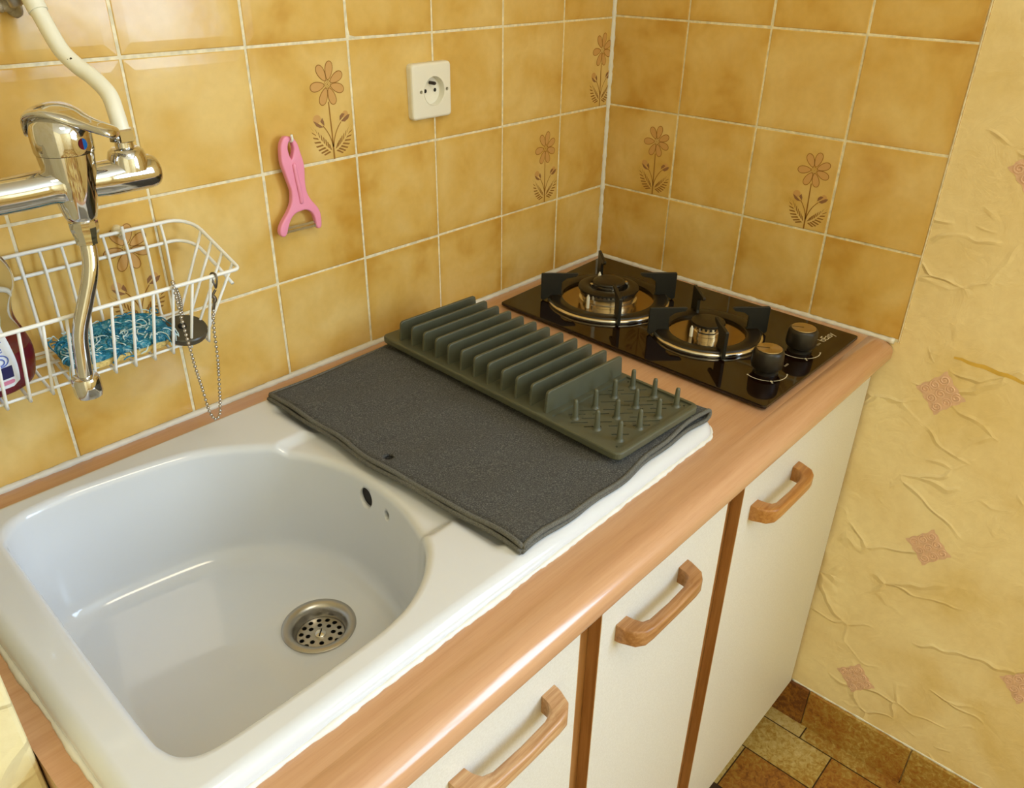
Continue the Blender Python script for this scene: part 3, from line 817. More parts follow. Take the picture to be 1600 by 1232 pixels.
# ------------------------------------------------------------------ silicone dish rack
def dish_rack():
    ang = R(-2.6); O = Vector((-.6410, -.5085, 0)); ux = Vector((math.cos(ang), math.sin(ang), 0)); uy = Vector((-math.sin(ang), math.cos(ang), 0))
    zb = MZ + .0175; zt = zb + .0105
    L = lambda x, y, z: O + ux*x + uy*y + Vector((0, 0, z))
    W, LEN = .166, .444
    t = thing('dish_rack', (-.555, -.29, zb), 'dark green-grey silicone dish rack with twelve fins and pegs, on the mat', 'dish rack')
    def loc(bm): 
        for v in bm.verts: v.co = L(v.co.x, v.co.y, v.co.z)
        return bm
    # base tray with rounded corners and a raised rim
    rc = .010; out = []
    for cx, cy, a0 in ((W-rc, LEN-rc, 0), (rc, LEN-rc, 90), (rc, rc, 180), (W-rc, rc, 270)):
        for i in range(7):
            a = R(a0+15*i); out.append((cx+rc*math.cos(a), cy+rc*math.sin(a)))
    bm = prism(bmesh.new(), out, 'z', zb, zt, .0022, 2)
    base = mk('base_tray', loc(bm), M_sil, t)
    # recess of the peg area, its drain slots and two small holes
    cut = bmesh.new(); box(cut, .010, W-.006, .008, .112, zt-.0028, zt+.02)
    c1 = mk('cutter', loc(cut), M_sil)
    cut = bmesh.new()
    q = random.Random(4)
    da = R(-41); dd = Vector((math.cos(da), math.sin(da)))
    def slot(cx, cy, h):
        n2 = Vector((-dd.y, dd.x))*.0011
        P = [Vector((cx, cy)) + dd*h + n2, Vector((cx, cy)) + dd*h - n2, Vector((cx, cy)) - dd*h - n2, Vector((cx, cy)) - dd*h + n2]
        prism(cut, [(p.x, p.y) for p in P], 'z', zt-.0070, zt+.01)
    pegs = []
    for i in range(3):
        for j in range(4): pegs.append((.030 + .0385*j, .022 + .0345*i))
    for i in range(-10, 34):
        cx0 = .0098*i; k = 0
        # staggered dashes along diagonal lines
        for s in range(-2, 12):
            m = s*.030 + (.015 if i % 2 else 0); c_ = Vector((.008, .060)) + Vector((-dd.y, dd.x))*(cx0-.09) + dd*m
            h = .0105
            a, b = c_+dd*h, c_-dd*h
            if min(a.x, b.x) > .0125 and max(a.x, b.x) < W-.009 and min(a.y, b.y) > .0105 and max(a.y, b.y) < .110:
                near = min((Vector((px, py)) - c_ - dd*max(-h, min(h, (Vector((px, py))-c_).dot(dd)))).length for px, py in pegs)
                if near > .0046: slot(c_.x, c_.y, h)
    c2 = mk('cutter', loc(cut), M_sil)
    cut = bmesh.new(); lathe(cut, [(.0016, zb-.01), (.0016, zt+.01)], (W-.013, .0155, 0), 10); lathe(cut, [(.0016, zb-.01), (.0016, zt+.01)], (W-.013, .104, 0), 10); lathe(cut, [(.0016, zb-.01), (.0016, zt+.01)], (.0165, .0155, 0), 10)
    c3 = mk('cutter', loc(cut), M_sil)
    bpy.context.view_layer.update(); boolcut(base, [c1, c2, c3])
    # pegs
    peg0 = None
    for (px, py) in pegs:
        bm = lathe(bmesh.new(), [(.0062, zt-.0029), (.0044, zt-.0012), (.0037, zt+.001), (.0029, zt+.021), (.0022, zt+.0232), (0, zt+.0240)], (0, 0, 0), 14)
        p = L(px, py, 0)
        if peg0 is None: me = None
        if peg0 is None:
            peg0 = mk('peg', bm, M_sil, t, smooth=True, auto=60, loc=(0, 0, 0)); peg0.location = p - wpos(t)
        else:
            bm.free(); o = peg0.copy(); COL.objects.link(o); o.parent = t; o.location = p - wpos(t)
    # fins: upright plates, top corners rounded, slightly tapered
    fin0 = None; y0, y1 = .1225, .4105
    for i in range(12):
        y = y1 + (y0-y1)*i/11
        if fin0 is None:
            xa, xb, h = .009, W-.006, .0290; r = .0055; pl = [(xa, zt-.001)]
            for k in range(6): a = R(180-18*k); pl.append((xa+.002+r+r*math.cos(a), zt+h-r+r*math.sin(a)))
            for k in range(6): a = R(90-18*k); pl.append((xb-.002-r+r*math.cos(a), zt+h-r+r*math.sin(a)))
            pl.append((xb, zt-.001))
            bm = prism(bmesh.new(), pl, 'y', -.0021, .0021, .0010, 2)
            for v in bm.verts: v.co = ux*v.co.x + uy*v.co.y + Vector((0, 0, v.co.z))
            fin0 = mk('fin', bm, M_sil, t, loc=(0, 0, 0)); o = fin0
        else:
            o = fin0.copy(); COL.objects.link(o); o.parent = t
        o.location = L(0, y, 0) - wpos(t)
dish_rack()

# ------------------------------------------------------------------ gas hob
def hob():
    zg0, zg = ZW+.004, ZW+.0095
    t = thing('gas_hob', (-.20, -.29, ZW), 'black glass two-burner gas hob with two knobs, at the right end of the worktop', 'hob')
    Q = [(-.3570, -.5525), (-.0395, -.5555), (-.0240, -.0280), (-.3400, -.0440)]
    ctr_ = Vector((sum(p[0] for p in Q)/4, sum(p[1] for p in Q)/4))
    rc = .006
    def rounded(sc):
        out = []; P = [ctr_ + (Vector(p)-ctr_)*sc for p in Q]
        for i in range(4):
            p, a, b = P[i], P[i-1], P[(i+1) % 4]; u = (a-p).normalized(); v = (b-p).normalized()
            for k in range(6):
                s = k/5; out.append(tuple((p+u*rc)*(1-s)**2 + p*2*s*(1-s) + (p+v*rc)*s*s))
        return out
    mk('glass_top', prism(bmesh.new(), rounded(1.0), 'z', zg0, zg, .0014, 2), M_glass, t)
    mk('underside_tray', prism(bmesh.new(), rounded(.955), 'z', ZW, zg0), M_enam, t)
    def burner(c, Rr, Ro, Ri, ztop, big, nm):
        x, y = c
        # chrome trim ring and black enamel collar
        b = mk('trim_ring', lathe(bmesh.new(), [(Rr-.012, zg), (Rr-.001, zg), (Rr, zg+.0015), (Rr, zg+.0045), (Rr-.002, zg+.0062), (Rr-.012, zg+.0062)], (x, y, 0), 72, cap=False), M_ring, t, smooth=True, auto=50)
        mk('collar', lathe(bmesh.new(), [(Rr-.0035, zg+.0060), (Rr-.0045, zg+.0085), (Rr-.0065, zg+.0095), (Rr-.0235, zg+.0085), (Rr-.0265, zg+.0070), (Rr-.0265, zg+.001)], (x, y, 0), 72, cap=False), M_enam, t, smooth=True, auto=45)
        mk('reflector_dish', lathe(bmesh.new(), [(Rr-.026, zg+.0025), (Rr-.030, zg+.0020), (0, zg+.0016)], (x, y, 0), 64, cap=False), M_dish, t, smooth=True)
        if big:
            prof = [(.0505, zg+.002), (.0505, zg+.006), (.0470, zg+.0075), (.0470, zg+.013), (.0500, zg+.0145), (.0500, zg+.0225)]
            cr = mk('outer_flame_ring', lathe(bmesh.new(), prof, (x, y, 0), 64, cap=False), M_alu, t, smooth=True, auto=40)
            bm = bmesh.new()
            for i in range(44):            # flame port slots
                a = 2*math.pi*i/44; d = Vector((math.cos(a), math.sin(a), 0)); n = Vector((-d.y, d.x, 0)); p = Vector((x, y, 0))+d*.0502
                poly(bm, [p+n*.0016+Vector((0, 0, zg+.0205)), p-n*.0016+Vector((0, 0, zg+.0205)), p-n*.0016+Vector((0, 0, zg+.0228)), p+n*.0016+Vector((0, 0, zg+.0228))])
            mk('flame_ports', bm, M_hole, cr)
            mk('outer_cap', lathe(bmesh.new(), [(.0505, zg+.0224), (.0530, zg+.0236), (.0525, zg+.0262), (.0480, zg+.0282), (.0365, zg+.0290), (.0335, zg+.0270), (.0325, zg+.012)], (x, y, 0), 64, cap=False), M_enam, t, smooth=True, auto=50)
            mk('inner_flame_ring', lathe(bmesh.new(), [(.0325, zg+.016), (.0290, zg+.0165), (.0270, zg+.0215), (.0270, zg+.0320)], (x, y, 0), 48, cap=False), M_alu, t, smooth=True, auto=40)
            for i in range(4):
                bm = bmesh.new(); a = R(45+90*i+8); d = Vector((math.cos(a), math.sin(a), 0)); n = Vector((-d.y, d.x, 0)); p = Vector((x, y, 0))
                vs = [p+d*.0262+n*.004+Vector((0, 0, zg+.018)), p+d*.0335+n*.004+Vector((0, 0, zg+.018)), p+d*.0335+n*.004+Vector((0, 0, zg+.0320)), p+d*.0262+n*.004+Vector((0, 0, zg+.0320))]
                ws = [v-n*.008 for v in vs]; A = [bm.verts.new(v) for v in vs]; B = [bm.verts.new(v) for v in ws]
                bm.faces.new(A); bm.faces.new(B)
                for k in range(4): bm.faces.new((A[k], A[(k+1) % 4], B[(k+1) % 4], B[k]))
                mk('bridge_lug', bm, M_alu, t)
            mk('centre_cap', lathe(bmesh.new(), [(.0275, zg+.0318), (.0285, zg+.0330), (.0275, zg+.0358), (.021, zg+.0372), (0, zg+.0378)], (x, y, 0), 48, cap=False), M_enam, t, smooth=True, auto=60)
            pins = ((-.058, .0, .026), (.012, .0295, .0405))
        else:
            mk('flame_ring', lathe(bmesh.new(), [(.0215, zg+.002), (.0215, zg+.0075), (.0195, zg+.009), (.0195, zg+.0185)], (x, y, 0), 40, cap=False), M_alu, t, smooth=True, auto=40)
            bm = bmesh.new()
            for i in range(16):
                a = 2*math.pi*i/16; d = Vector((math.cos(a), math.sin(a), 0)); n = Vector((-d.y, d.x, 0)); p = Vector((x, y, 0))+d*.0197
                poly(bm, [p+n*.0018+Vector((0, 0, zg+.012)), p-n*.0018+Vector((0, 0, zg+.012)), p-n*.0018+Vector((0, 0, zg+.0165)), p+n*.0018+Vector((0, 0, zg+.0165))])
            mk('flame_ports', bm, M_hole, t)
            mk('burner_cap', lathe(bmesh.new(), [(.0195, zg+.0180), (.0265, zg+.0190), (.0275, zg+.0205), (.0265, zg+.0235), (.018, zg+.0250), (0, zg+.0255)], (x, y, 0), 48, cap=False), M_enam, t, smooth=True, auto=60)
            pins = ((-.029, .012, .020),)
        for (px, py, pz) in pins:
            mk('igniter_pin', lathe(bmesh.new(), [(.0028, zg+.002), (.0028, zg+pz-.004), (.0016, zg+pz-.002), (.0014, zg+pz), (0, zg+pz+.0004)], (x+px, y+py, 0), 12), M_white, t, smooth=True, auto=50)
        # pan support: four angled cast arms standing on the collar
        arm0 = None
        for k in range(4):
            a = R(45+90*k); d = Vector((math.cos(a), math.sin(a), 0)); n = Vector((-d.y, d.x, 0))
            pl = [(Ro-.004, zg+.0005), (Ro, zg+.004), (Ro, ztop-.0015), (Ro-.0015, ztop), (Ri+.002, ztop), (Ri, ztop-.002), (Ri+.004, ztop-.0065), (Ri+.020, ztop-.0095), (Ri+.028, ztop-.016), (Rr-.024, zg+.014), (Rr-.026, zg+.0095), (Rr-.006, zg+.0095), (Rr+.001, zg+.004)]
            bm = prism(bmesh.new(), pl, 'y', -.0026, .0026, .0007, 1)
            for v in bm.verts: v.co = Vector((x, y, 0)) + d*v.co.x + n*v.co.y + Vector((0, 0, v.co.z))
            mk('pan_support', bm, M_iron, t)
    burner((-.200, -.172), .107, .1185, .054, .9595, True, 'big')
    burner((-.205, -.373), .088, .097, .036, .9565, False, 'small')
    # knobs
    for (kx, ky, lab) in ((-.2600, -.5035, 'front'), (-.1560, -.5080, 'back')):
        k = mk('knob', lathe(bmesh.new(), [(.0185, zg), (.0185, zg+.003), (.0165, zg+.0045), (.0172, zg+.0075), (.0222, zg+.0100), (.0232, zg+.0140), (.0222, zg+.0325), (.0205, zg+.0365), (.0190, zg+.0375)], (kx, ky, 0), 48), M_knob, t, smooth=True, auto=40)
        mk('knob_face', lathe(bmesh.new(), [(.0182, zg+.0375), (.0180, zg+.0382), (0, zg+.0382)], (kx, ky, 0), 48), M_ktop, k)
        bm = bmesh.new(); a = R(118); d = Vector((math.cos(a), math.sin(a), 0)); n = Vector((-d.y, d.x, 0))*.0009; c = Vector((kx, ky, zg+.0385))
        poly(bm, [c+n, c+d*.0178+n, c+d*.0178-n, c-n]); mk('knob_pointer', bm, M_hole, k)
        # printed arc and flame marks round the knob
        bm = bmesh.new(); zz = zg+.00022
        def arc(a0, a1, w, r=.0310):
            m_ = 14
            for i in range(m_):
                b0, b1 = R(a0+(a1-a0)*i/m_), R(a0+(a1-a0)*(i+1)/m_)
                poly(bm, [(kx+r_*math.cos(b), ky+r_*math.sin(b), zz) for r_, b in ((r-w, b0), (r+w, b0), (r+w, b1), (r-w, b1))])
        arc(156, 216, .0007); arc(228, 292, .0007)
        def dia(a_, r, s):
            cx, cy = kx+r*math.cos(R(a_)), ky+r*math.sin(R(a_))
            poly(bm, [(cx+s*math.cos(R(a_+q)), cy+s*math.sin(R(a_+q)), zz) for q in (0, 90, 180, 270)])
        dia(222, .0315, .0026); dia(222, .0362, .0018); dia(294, .0310, .0016); dia(153, .0310, .0018)
        mk('dial_print', bm, M_print, t)
        bm = bmesh.new(); px, py = kx+.036, ky-.0135
        for dx in (0, .0042, .0084):
            nn = 8
            for i in range(nn):
                b0, b1 = 2*math.pi*i/nn, 2*math.pi*(i+1)/nn
                poly(bm, [(px+dx+r_*math.cos(b), py+r_*math.sin(b), zz) for r_, b in ((.0010, b0), (.0016, b0), (.0016, b1), (.0010, b1))])
        mk('burner_symbol', bm, M_print, t)
    me = text_mesh('IsEasy', .0185, .95); bm = bmesh.new(); bm.from_mesh(me)
    a = R(-2)
    for v in bm.verts:
        x, y = v.co.x*1.0, v.co.y
        v.co = Vector((-.0820 + x*math.cos(a) - y*math.sin(a), -.5195 + x*math.sin(a) + y*math.cos(a), zg+.00025))
    mk('lettering', bm, M_print, t)
hob()

# ------------------------------------------------------------------ wall socket
def socket():
    cx, cz = -.4530, 1.2660; t = thing('wall_socket', (cx, 0, cz), 'square white plastic wall socket with a round recess, on the back wall', 'socket')
    bm = nbox(cx-.0385, cx+.0385, -.0115, .0, cz-.0385, cz+.0385)
    es = [e for e in bm.edges if abs(e.verts[0].co.y-e.verts[1].co.y) > .005]
    bmesh.ops.bevel(bm, geom=es, offset=.006, segments=4, profile=.5, affect='EDGES')
    es = [e for e in bm.edges if all(v.co.y < -.0110 for v in e.verts)]
    bmesh.ops.bevel(bm, geom=es, offset=.0055, segments=4, profile=.6, affect='EDGES')
    pl = mk('cover_plate', bm, M_white, t)
    rx, rz = cx+.0035, cz-.0005
    c = mk('cutter', lathe(bmesh.new(), [(.0198, -.03), (.0198, -.0008)], (rx, 0, rz), 40, 'y'), M_white)
    c2 = bmesh.new()
    for dx in (-.0255, .0255): lathe(c2, [(.0026, -.03), (.0026, -.004)], (rx+dx, 0, rz+.0005), 14, 'y')
    c2 = mk('cutter', c2, M_white); bpy.context.view_layer.update(); boolcut(pl, [c, c2])
    mk('recess_cup', lathe(bmesh.new(), [(.0212, -.0112), (.0205, -.0122), (.0198, -.0116), (.0193, -.0022), (0, -.0016)], (rx, 0, rz), 40, 'y', cap=False), M_white, t, smooth=True, auto=45)
    for dx in (-.0095, .0095): mk('contact_hole', lathe(bmesh.new(), [(.0027, -.0024), (0, -.0025)], (rx+dx, 0, rz-.0005), 16, 'y'), M_hole, t)
    bm = lathe(bmesh.new(), [(.0025, -.001), (.0025, -.0125), (.0018, -.0140), (0, -.0143)], (rx, 0, rz+.0105), 14, 'y')
    mk('earth_pin', bm, pbr('dark_earth_pin', (.05, .04, .035, 1), .35, .6), t, smooth=True, auto=40)
    for dx in (-.0255, .0255): mk('fixing_screw', lathe(bmesh.new(), [(.0024, -.006), (.0020, -.0075), (0, -.0078)], (rx+dx, 0, rz+.0005), 14, 'y'), M_dark, t)
socket()

# ------------------------------------------------------------------ vegetable peeler on its hook
def peeler():
    OUT = [(-0.7075, 1.2378), (-0.6995, 1.2347), (-0.6937, 1.2263), (-0.6909, 1.2152), (-0.6882, 1.2041), (-0.6875, 1.1931), (-0.6887, 1.1786), (-0.6878, 1.1636), (-0.682, 1.1512), (-0.673, 1.1392), (-0.6698, 1.1282), (-0.6705, 1.1139), (-0.675, 1.1110), (-0.6785, 1.1137), (-0.6795, 1.1238), (-0.6828, 1.1335), (-0.691, 1.1397), (-0.6998, 1.1402), (-0.7089, 1.1384), (-0.7162, 1.133), (-0.722, 1.1228), (-0.7254, 1.1147), (-0.7302, 1.1113), (-0.7350, 1.1145), (-0.7355, 1.1221), (-0.7302, 1.131), (-0.7199, 1.1426), (-0.7133, 1.1537), (-0.7112, 1.1681), (-0.7143, 1.1808), (-0.7179, 1.1947), (-0.7205, 1.2058), (-0.7202, 1.2186), (-0.7184, 1.2288), (-0.7131, 1.2366)]
    HOLE = [(-0.7064, 1.2305), (-0.7090, 1.2216), (-0.7054, 1.2086), (-0.7008, 1.2191), (-0.7009, 1.225), (-0.7023, 1.2299)]
    o1 = [(p.x, p.y) for p in catmull([(x, z, 0) for x, z in OUT], 3, closed=True)]
    o2 = [(p.x, p.y) for p in catmull([(x, z, 0) for x, z in HOLE], 3, closed=True)]
    cu = bpy.data.curves.new('pc', 'CURVE'); cu.dimensions = '2D'; cu.fill_mode = 'BOTH'; cu.extrude = .0022; cu.bevel_depth = .0021; cu.bevel_resolution = 3; cu.offset = -.0021
    for pts in (o1, o2):
        s = cu.splines.new('POLY'); s.points.add(len(pts)-1); s.use_cyclic_u = True
        for p, (x, z) in zip(s.points, pts): p.co = (x+.70, z-1.17, 0, 1)
    ob = bpy.data.objects.new('pc', cu); COL.objects.link(ob); dg = bpy.context.evaluated_depsgraph_get(); dg.update()
    me = bpy.data.meshes.new_from_object(ob.evaluated_get(dg)); bpy.data.objects.remove(ob)
    bm = bmesh.new(); bm.from_mesh(me)
    for v in bm.verts:
        x, z, y = v.co.x-.70, v.co.y+1.17, v.co.z
        v.co = Vector((x, -.0125 - y, z))
    t = thing('vegetable_peeler', (-.703, -.0125, 1.17), 'pink plastic Y-shaped vegetable peeler hanging from a hook on the tiles', 'peeler')
    bmesh.ops.remove_doubles(bm, verts=bm.verts, dist=1e-6)
    mk('handle', bm, M_pink, t, smooth=True, auto=50)
    bm = bmesh.new()     # raised centre rib of the handle
    tube(bm, catmull([(-.7035, -.0166, 1.204), (-.7020, -.0170, 1.185), (-.6995, -.0171, 1.165), (-.6985, -.0166, 1.150)], 6), [.0012]+[.0030]*17+[.0012], 8)
    mk('grip_rib', bm, M_pink, t, smooth=True)
    bm = bmesh.new(); a, b = Vector((-.7262, -.0125, 1.1190)), Vector((-.6752, -.0125, 1.1182))
    for dz, w in ((-.0032, .0016), (.0020, .0016)):
        d = Vector((0, 0, dz)); n = Vector((0, .0006, 0)); h = Vector((0, 0, w))
        vs = [bm.verts.new(p) for p in (a+d-n-h, b+d-n-h, b+d-n+h, a+d-n+h, a+d+n-h, b+d+n-h, b+d+n+h, a+d+n+h)]
        for f in ((0, 1, 2, 3), (7, 6, 5, 4), (0, 4, 5, 1), (1, 5, 6, 2), (2, 6, 7, 3), (3, 7, 4, 0)): bm.faces.new([vs[i] for i in f])
    box(bm, -.7262, -.7225, -.0150, -.0100, 1.1145, 1.1225); box(bm, -.6790, -.6752, -.0150, -.0100, 1.1140, 1.1220)
    mk('blade', bm, M_blade, t)
    h = mk('hook', tube(bmesh.new(), catmull([(-.7035, 0, 1.2320), (-.7035, -.014, 1.2310), (-.7035, -.0195, 1.2330), (-.7042, -.0200, 1.2400)], 6), .0017, 8), M_wire, None, smooth=True)
    tag(h, 'small white wall hook that holds the pink peeler', 'hook')
peeler()

# ------------------------------------------------------------------ wire basket
BT = dict(back=(-.010, 1.1640), backlow=(-.0105, 1.1400), backbot=(-.0125, 1.0550), frontbot=(-.078, 1.0340), front=(-.112, 1.1250))
def basket():
    t = thing('wire_basket', (-.995, -.06, 1.06), 'white plastic-coated wire basket hanging on the tiled wall under the tap', 'basket')
    XL, XR = -1.165, -.853
    rr = .0022; r2 = .0017
    yb, zb_ = BT['back']; yf, zf = BT['front']
    def loop(y0, z0, y1, z1, xl, xr, rc, close=True):
        # rail loop: back, right end, front, left end; sheared forward
        pts = []
        def pt(x, s): return Vector((x, y0+(y1-y0)*s, z0+(z1-z0)*s))
        for i in range(7): a = R(90-15*i); pts.append(pt(xr-rc+rc*math.cos(a), (.26-.26*math.sin(a))))
        pts += [pt(xr, .6)]
        for i in range(5): a = R(-22.5*i); pts.append(pt(xr-.006+.006*math.cos(a), .95-.05*math.sin(a)))
        for i in range(5): a = R(-90-22.5*i); pts.append(pt(xl+.006+.006*math.cos(a), .95-.05*math.sin(a)))
        pts += [pt(xl, .6)]
        for i in range(7): a = R(180-15*i); pts.append(pt(xl+rc+rc*math.cos(a), (.26-.26*math.sin(a))))
        return pts
    mk('top_rail', tube(bmesh.new(), loop(yb, zb_, yf, zf, XL, XR, .026), rr, 10, closed=True), M_wire, t, smooth=True)
    yb2, zb2 = BT['backlow']
    # second rail: round the back and ends only, its tips stick out at the front
    f2 = Vector((0, -.101, 1.1035))
    pts = []
    rc = .024
    def pt(x, s): return Vector((x, yb2+(f2.y-yb2)*s, zb2+(f2.z-zb2)*s))
    xl, xr = XL+.003, XR-.003
    pts = [pt(xr-.001, .97), pt(xr, .6)] + [pt(xr-rc+rc*math.cos(R(15*i)), .26-.26*math.sin(R(15*i))) for i in range(7)] + [pt(xl+rc+rc*math.cos(R(90+15*i)), .26-.26*math.sin(R(90+15*i))) for i in range(7)] + [pt(xl, .6), pt(xl+.001, .97)]
    mk('lower_rail', tube(bmesh.new(), pts, rr*.92, 10), M_wire, t, smooth=True)
    # cross wires: one bent wire each
    q = 0
    first = None
    yb3, zb3 = BT['backbot']; yf3, zf3 = BT['frontbot']
    nxw = 12; x_first = -1.1335
    for i in range(nxw):
        x = x_first + .0223*i
        if first is None:
            P = [(0, yb-.0002, zb_-.001), (0, yb2-.0036, zb2), (0, yb3, zb3+.006), (0, yb3-.001, zb3+.002), (0, yb3-.006, zb3-.0018), (0, yf3+.006, zf3+.0020), (0, yf3, zf3+.0002), (0, yf3-.0012, zf3+.006), (0, yf+.001, zf-.001)]
            first = mk('cross_wire', tube(bmesh.new(), P, r2, 8), M_wire, t, smooth=True, loc=(0, 0, 0)); o = first
        else:
            o = first.copy(); COL.objects.link(o); o.parent = t
        o.location = Vector((x, 0, 0)) - wpos(t)
    # lengthwise wires under the floor; they turn up at both ends
    for s, endw in ((.10, 1), (.38, 1), (.66, 1), (.93, 1)):
        y, z = yb3+(yf3-yb3)*s, zb3+(zf3-zb3)*s + .0028
        yt, zt = yb+(yf-yb)*(.18+.24*(s/.31)*.31/.31*1.0 if False else .20+.78*s*.95), zb_+(zf-zb_)*(.20+.78*s*.95)
        xa, xb = XL+.034, XR-.034
        P = [(XL+.001, yt, zt), (xa, y, z+.004), (xa+.004, y, z), (xb-.004, y, z), (xb, y, z+.004), (XR-.001, yt, zt)]
        mk('long_wire', tube(bmesh.new(), P, r2, 8), M_wire, t, smooth=True)
    # hook on the tile
    hx = -.9345
    bm = lathe(bmesh.new(), [(.0066, .0), (.0066, -.003), (.0056, -.0042), (0, -.0045)], (hx, 0, 1.1635), 24, 'y')
    h = thing('basket_hook', (hx, 0, 1.1635), 'clear round adhesive wall hook holding the back rail of the wire basket', 'hook')
    mk('backplate', bm, pbr('milky_plastic', srgb(226, 206, 160), .15), h, smooth=True, auto=40)
    mk('prong', tube(bmesh.new(), catmull([(hx, -.004, 1.157), (hx, -.011, 1.1565), (hx, -.0155, 1.1600), (hx, -.0160, 1.1715)], 5), .0019, 8), M_wire, h, smooth=True)
basket()

# ------------------------------------------------------------------ sponge, plug with chain, soap bottle
def bz(x, s): return BT['backbot'][1] + (BT['frontbot'][1]-BT['backbot'][1])*s + .0046
def sponge():
    # local frame: u along x, v across the basket floor, w up
    O = Vector((-.986, -.052, 0)); s_ = (BT['frontbot'][1]-BT['backbot'][1])/(BT['frontbot'][0]-BT['backbot'][0])
    zc = BT['backbot'][1] + s_*(O.y-BT['backbot'][0]) + .0056
    ey = Vector((0, -1, -s_)).normalized(); ez = Vector((0, -s_, 1)).normalized()*1; ez = Vector((0, ey.z*-1, ey.y*-1)) if False else Vector((0, s_*-1, 1)).normalized()
    ex = Vector((1, 0, 0))
    L = lambda u, v, w: Vector((O.x, O.y, zc)) + ex*u + ey*v + ez*w
    q = random.Random(9)
    def outline(gr):
        pts = []
        for i in range(44):
            a = 2*math.pi*i/44; ca, sa = math.cos(a), math.sin(a)
            k = 4.0; r = (abs(ca)**k + abs(sa)**k)**(-1/k)
            pts.append((ca*r*(.058+gr), sa*r*(.026+gr*.6)))
        return pts
    def slab(w0, w1, gr, bumpy, arch):
        bm = bmesh.new(); rings = []
        rnd = random.Random(11)
        for f, w in ((.0, w0), (.94, w0), (1.0, w0+(w1-w0)*.12), (1.0, w0+(w1-w0)*.5), (1.0, w0+(w1-w0)*.85), (.95, w1), (.8, w1), (.6, w1), (.4, w1), (.2, w1), (0, w1)):
            ring = []
            for (u, v) in outline(gr):
                uu, vv = u*f, v*f
                ar = arch*(1-(uu/.066)**2)
                ring.append(bm.verts.new(L(uu + rnd.uniform(-1, 1)*bumpy*.8, vv + rnd.uniform(-1, 1)*bumpy*.8, w + ar + rnd.uniform(-1, 1)*bumpy)))
            rings.append(ring)
        for a, b in zip(rings, rings[1:]):
            for i in range(44): bm.faces.new((a[i], a[(i+1) % 44], b[(i+1) % 44], b[i]))
        bmesh.ops.remove_doubles(bm, verts=bm.verts, dist=.0001)
        return bm
    t = thing('scouring_sponge', L(0, 0, 0), 'blue and yellow scouring sponge lying in the wire basket', 'sponge')
    mk('foam', slab(.0, .0100, -.001, .0004, .004), M_foam, t, smooth=True)
    mk('scourer', slab(.0095, .0180, .001, .0011, .005), M_scour, t, smooth=True)
    for mi, (mat, seed, cnt) in enumerate(((M_fibre, 1, 46), (M_fibre2, 2, 40))):
        bm = bmesh.new(); r = random.Random(seed)
        for k in range(cnt):
            u0, v0 = r.uniform(-.056, .056), r.uniform(-.028, .030); a = r.uniform(0, 6.28); cur = r.uniform(-1.6, 1.6); P = []
            for j in range(9):
                a += cur*.35; u0 += .0034*math.cos(a); v0 += .0034*math.sin(a)
                uu = max(-.0615, min(.0615, u0)); vv = max(-.027, min(.0285, v0))
                over = max(0, vv-.024)*3
                P.append(L(uu, vv, .0183 + .005*(1-(uu/.066)**2) + .0012*math.sin(j*1.3+k) - over))
            tube(bm, catmull(P, 2), .0007, 5)
        mk('fibres', bm, mat, t, smooth=True)['kind'] = 'stuff'
sponge()

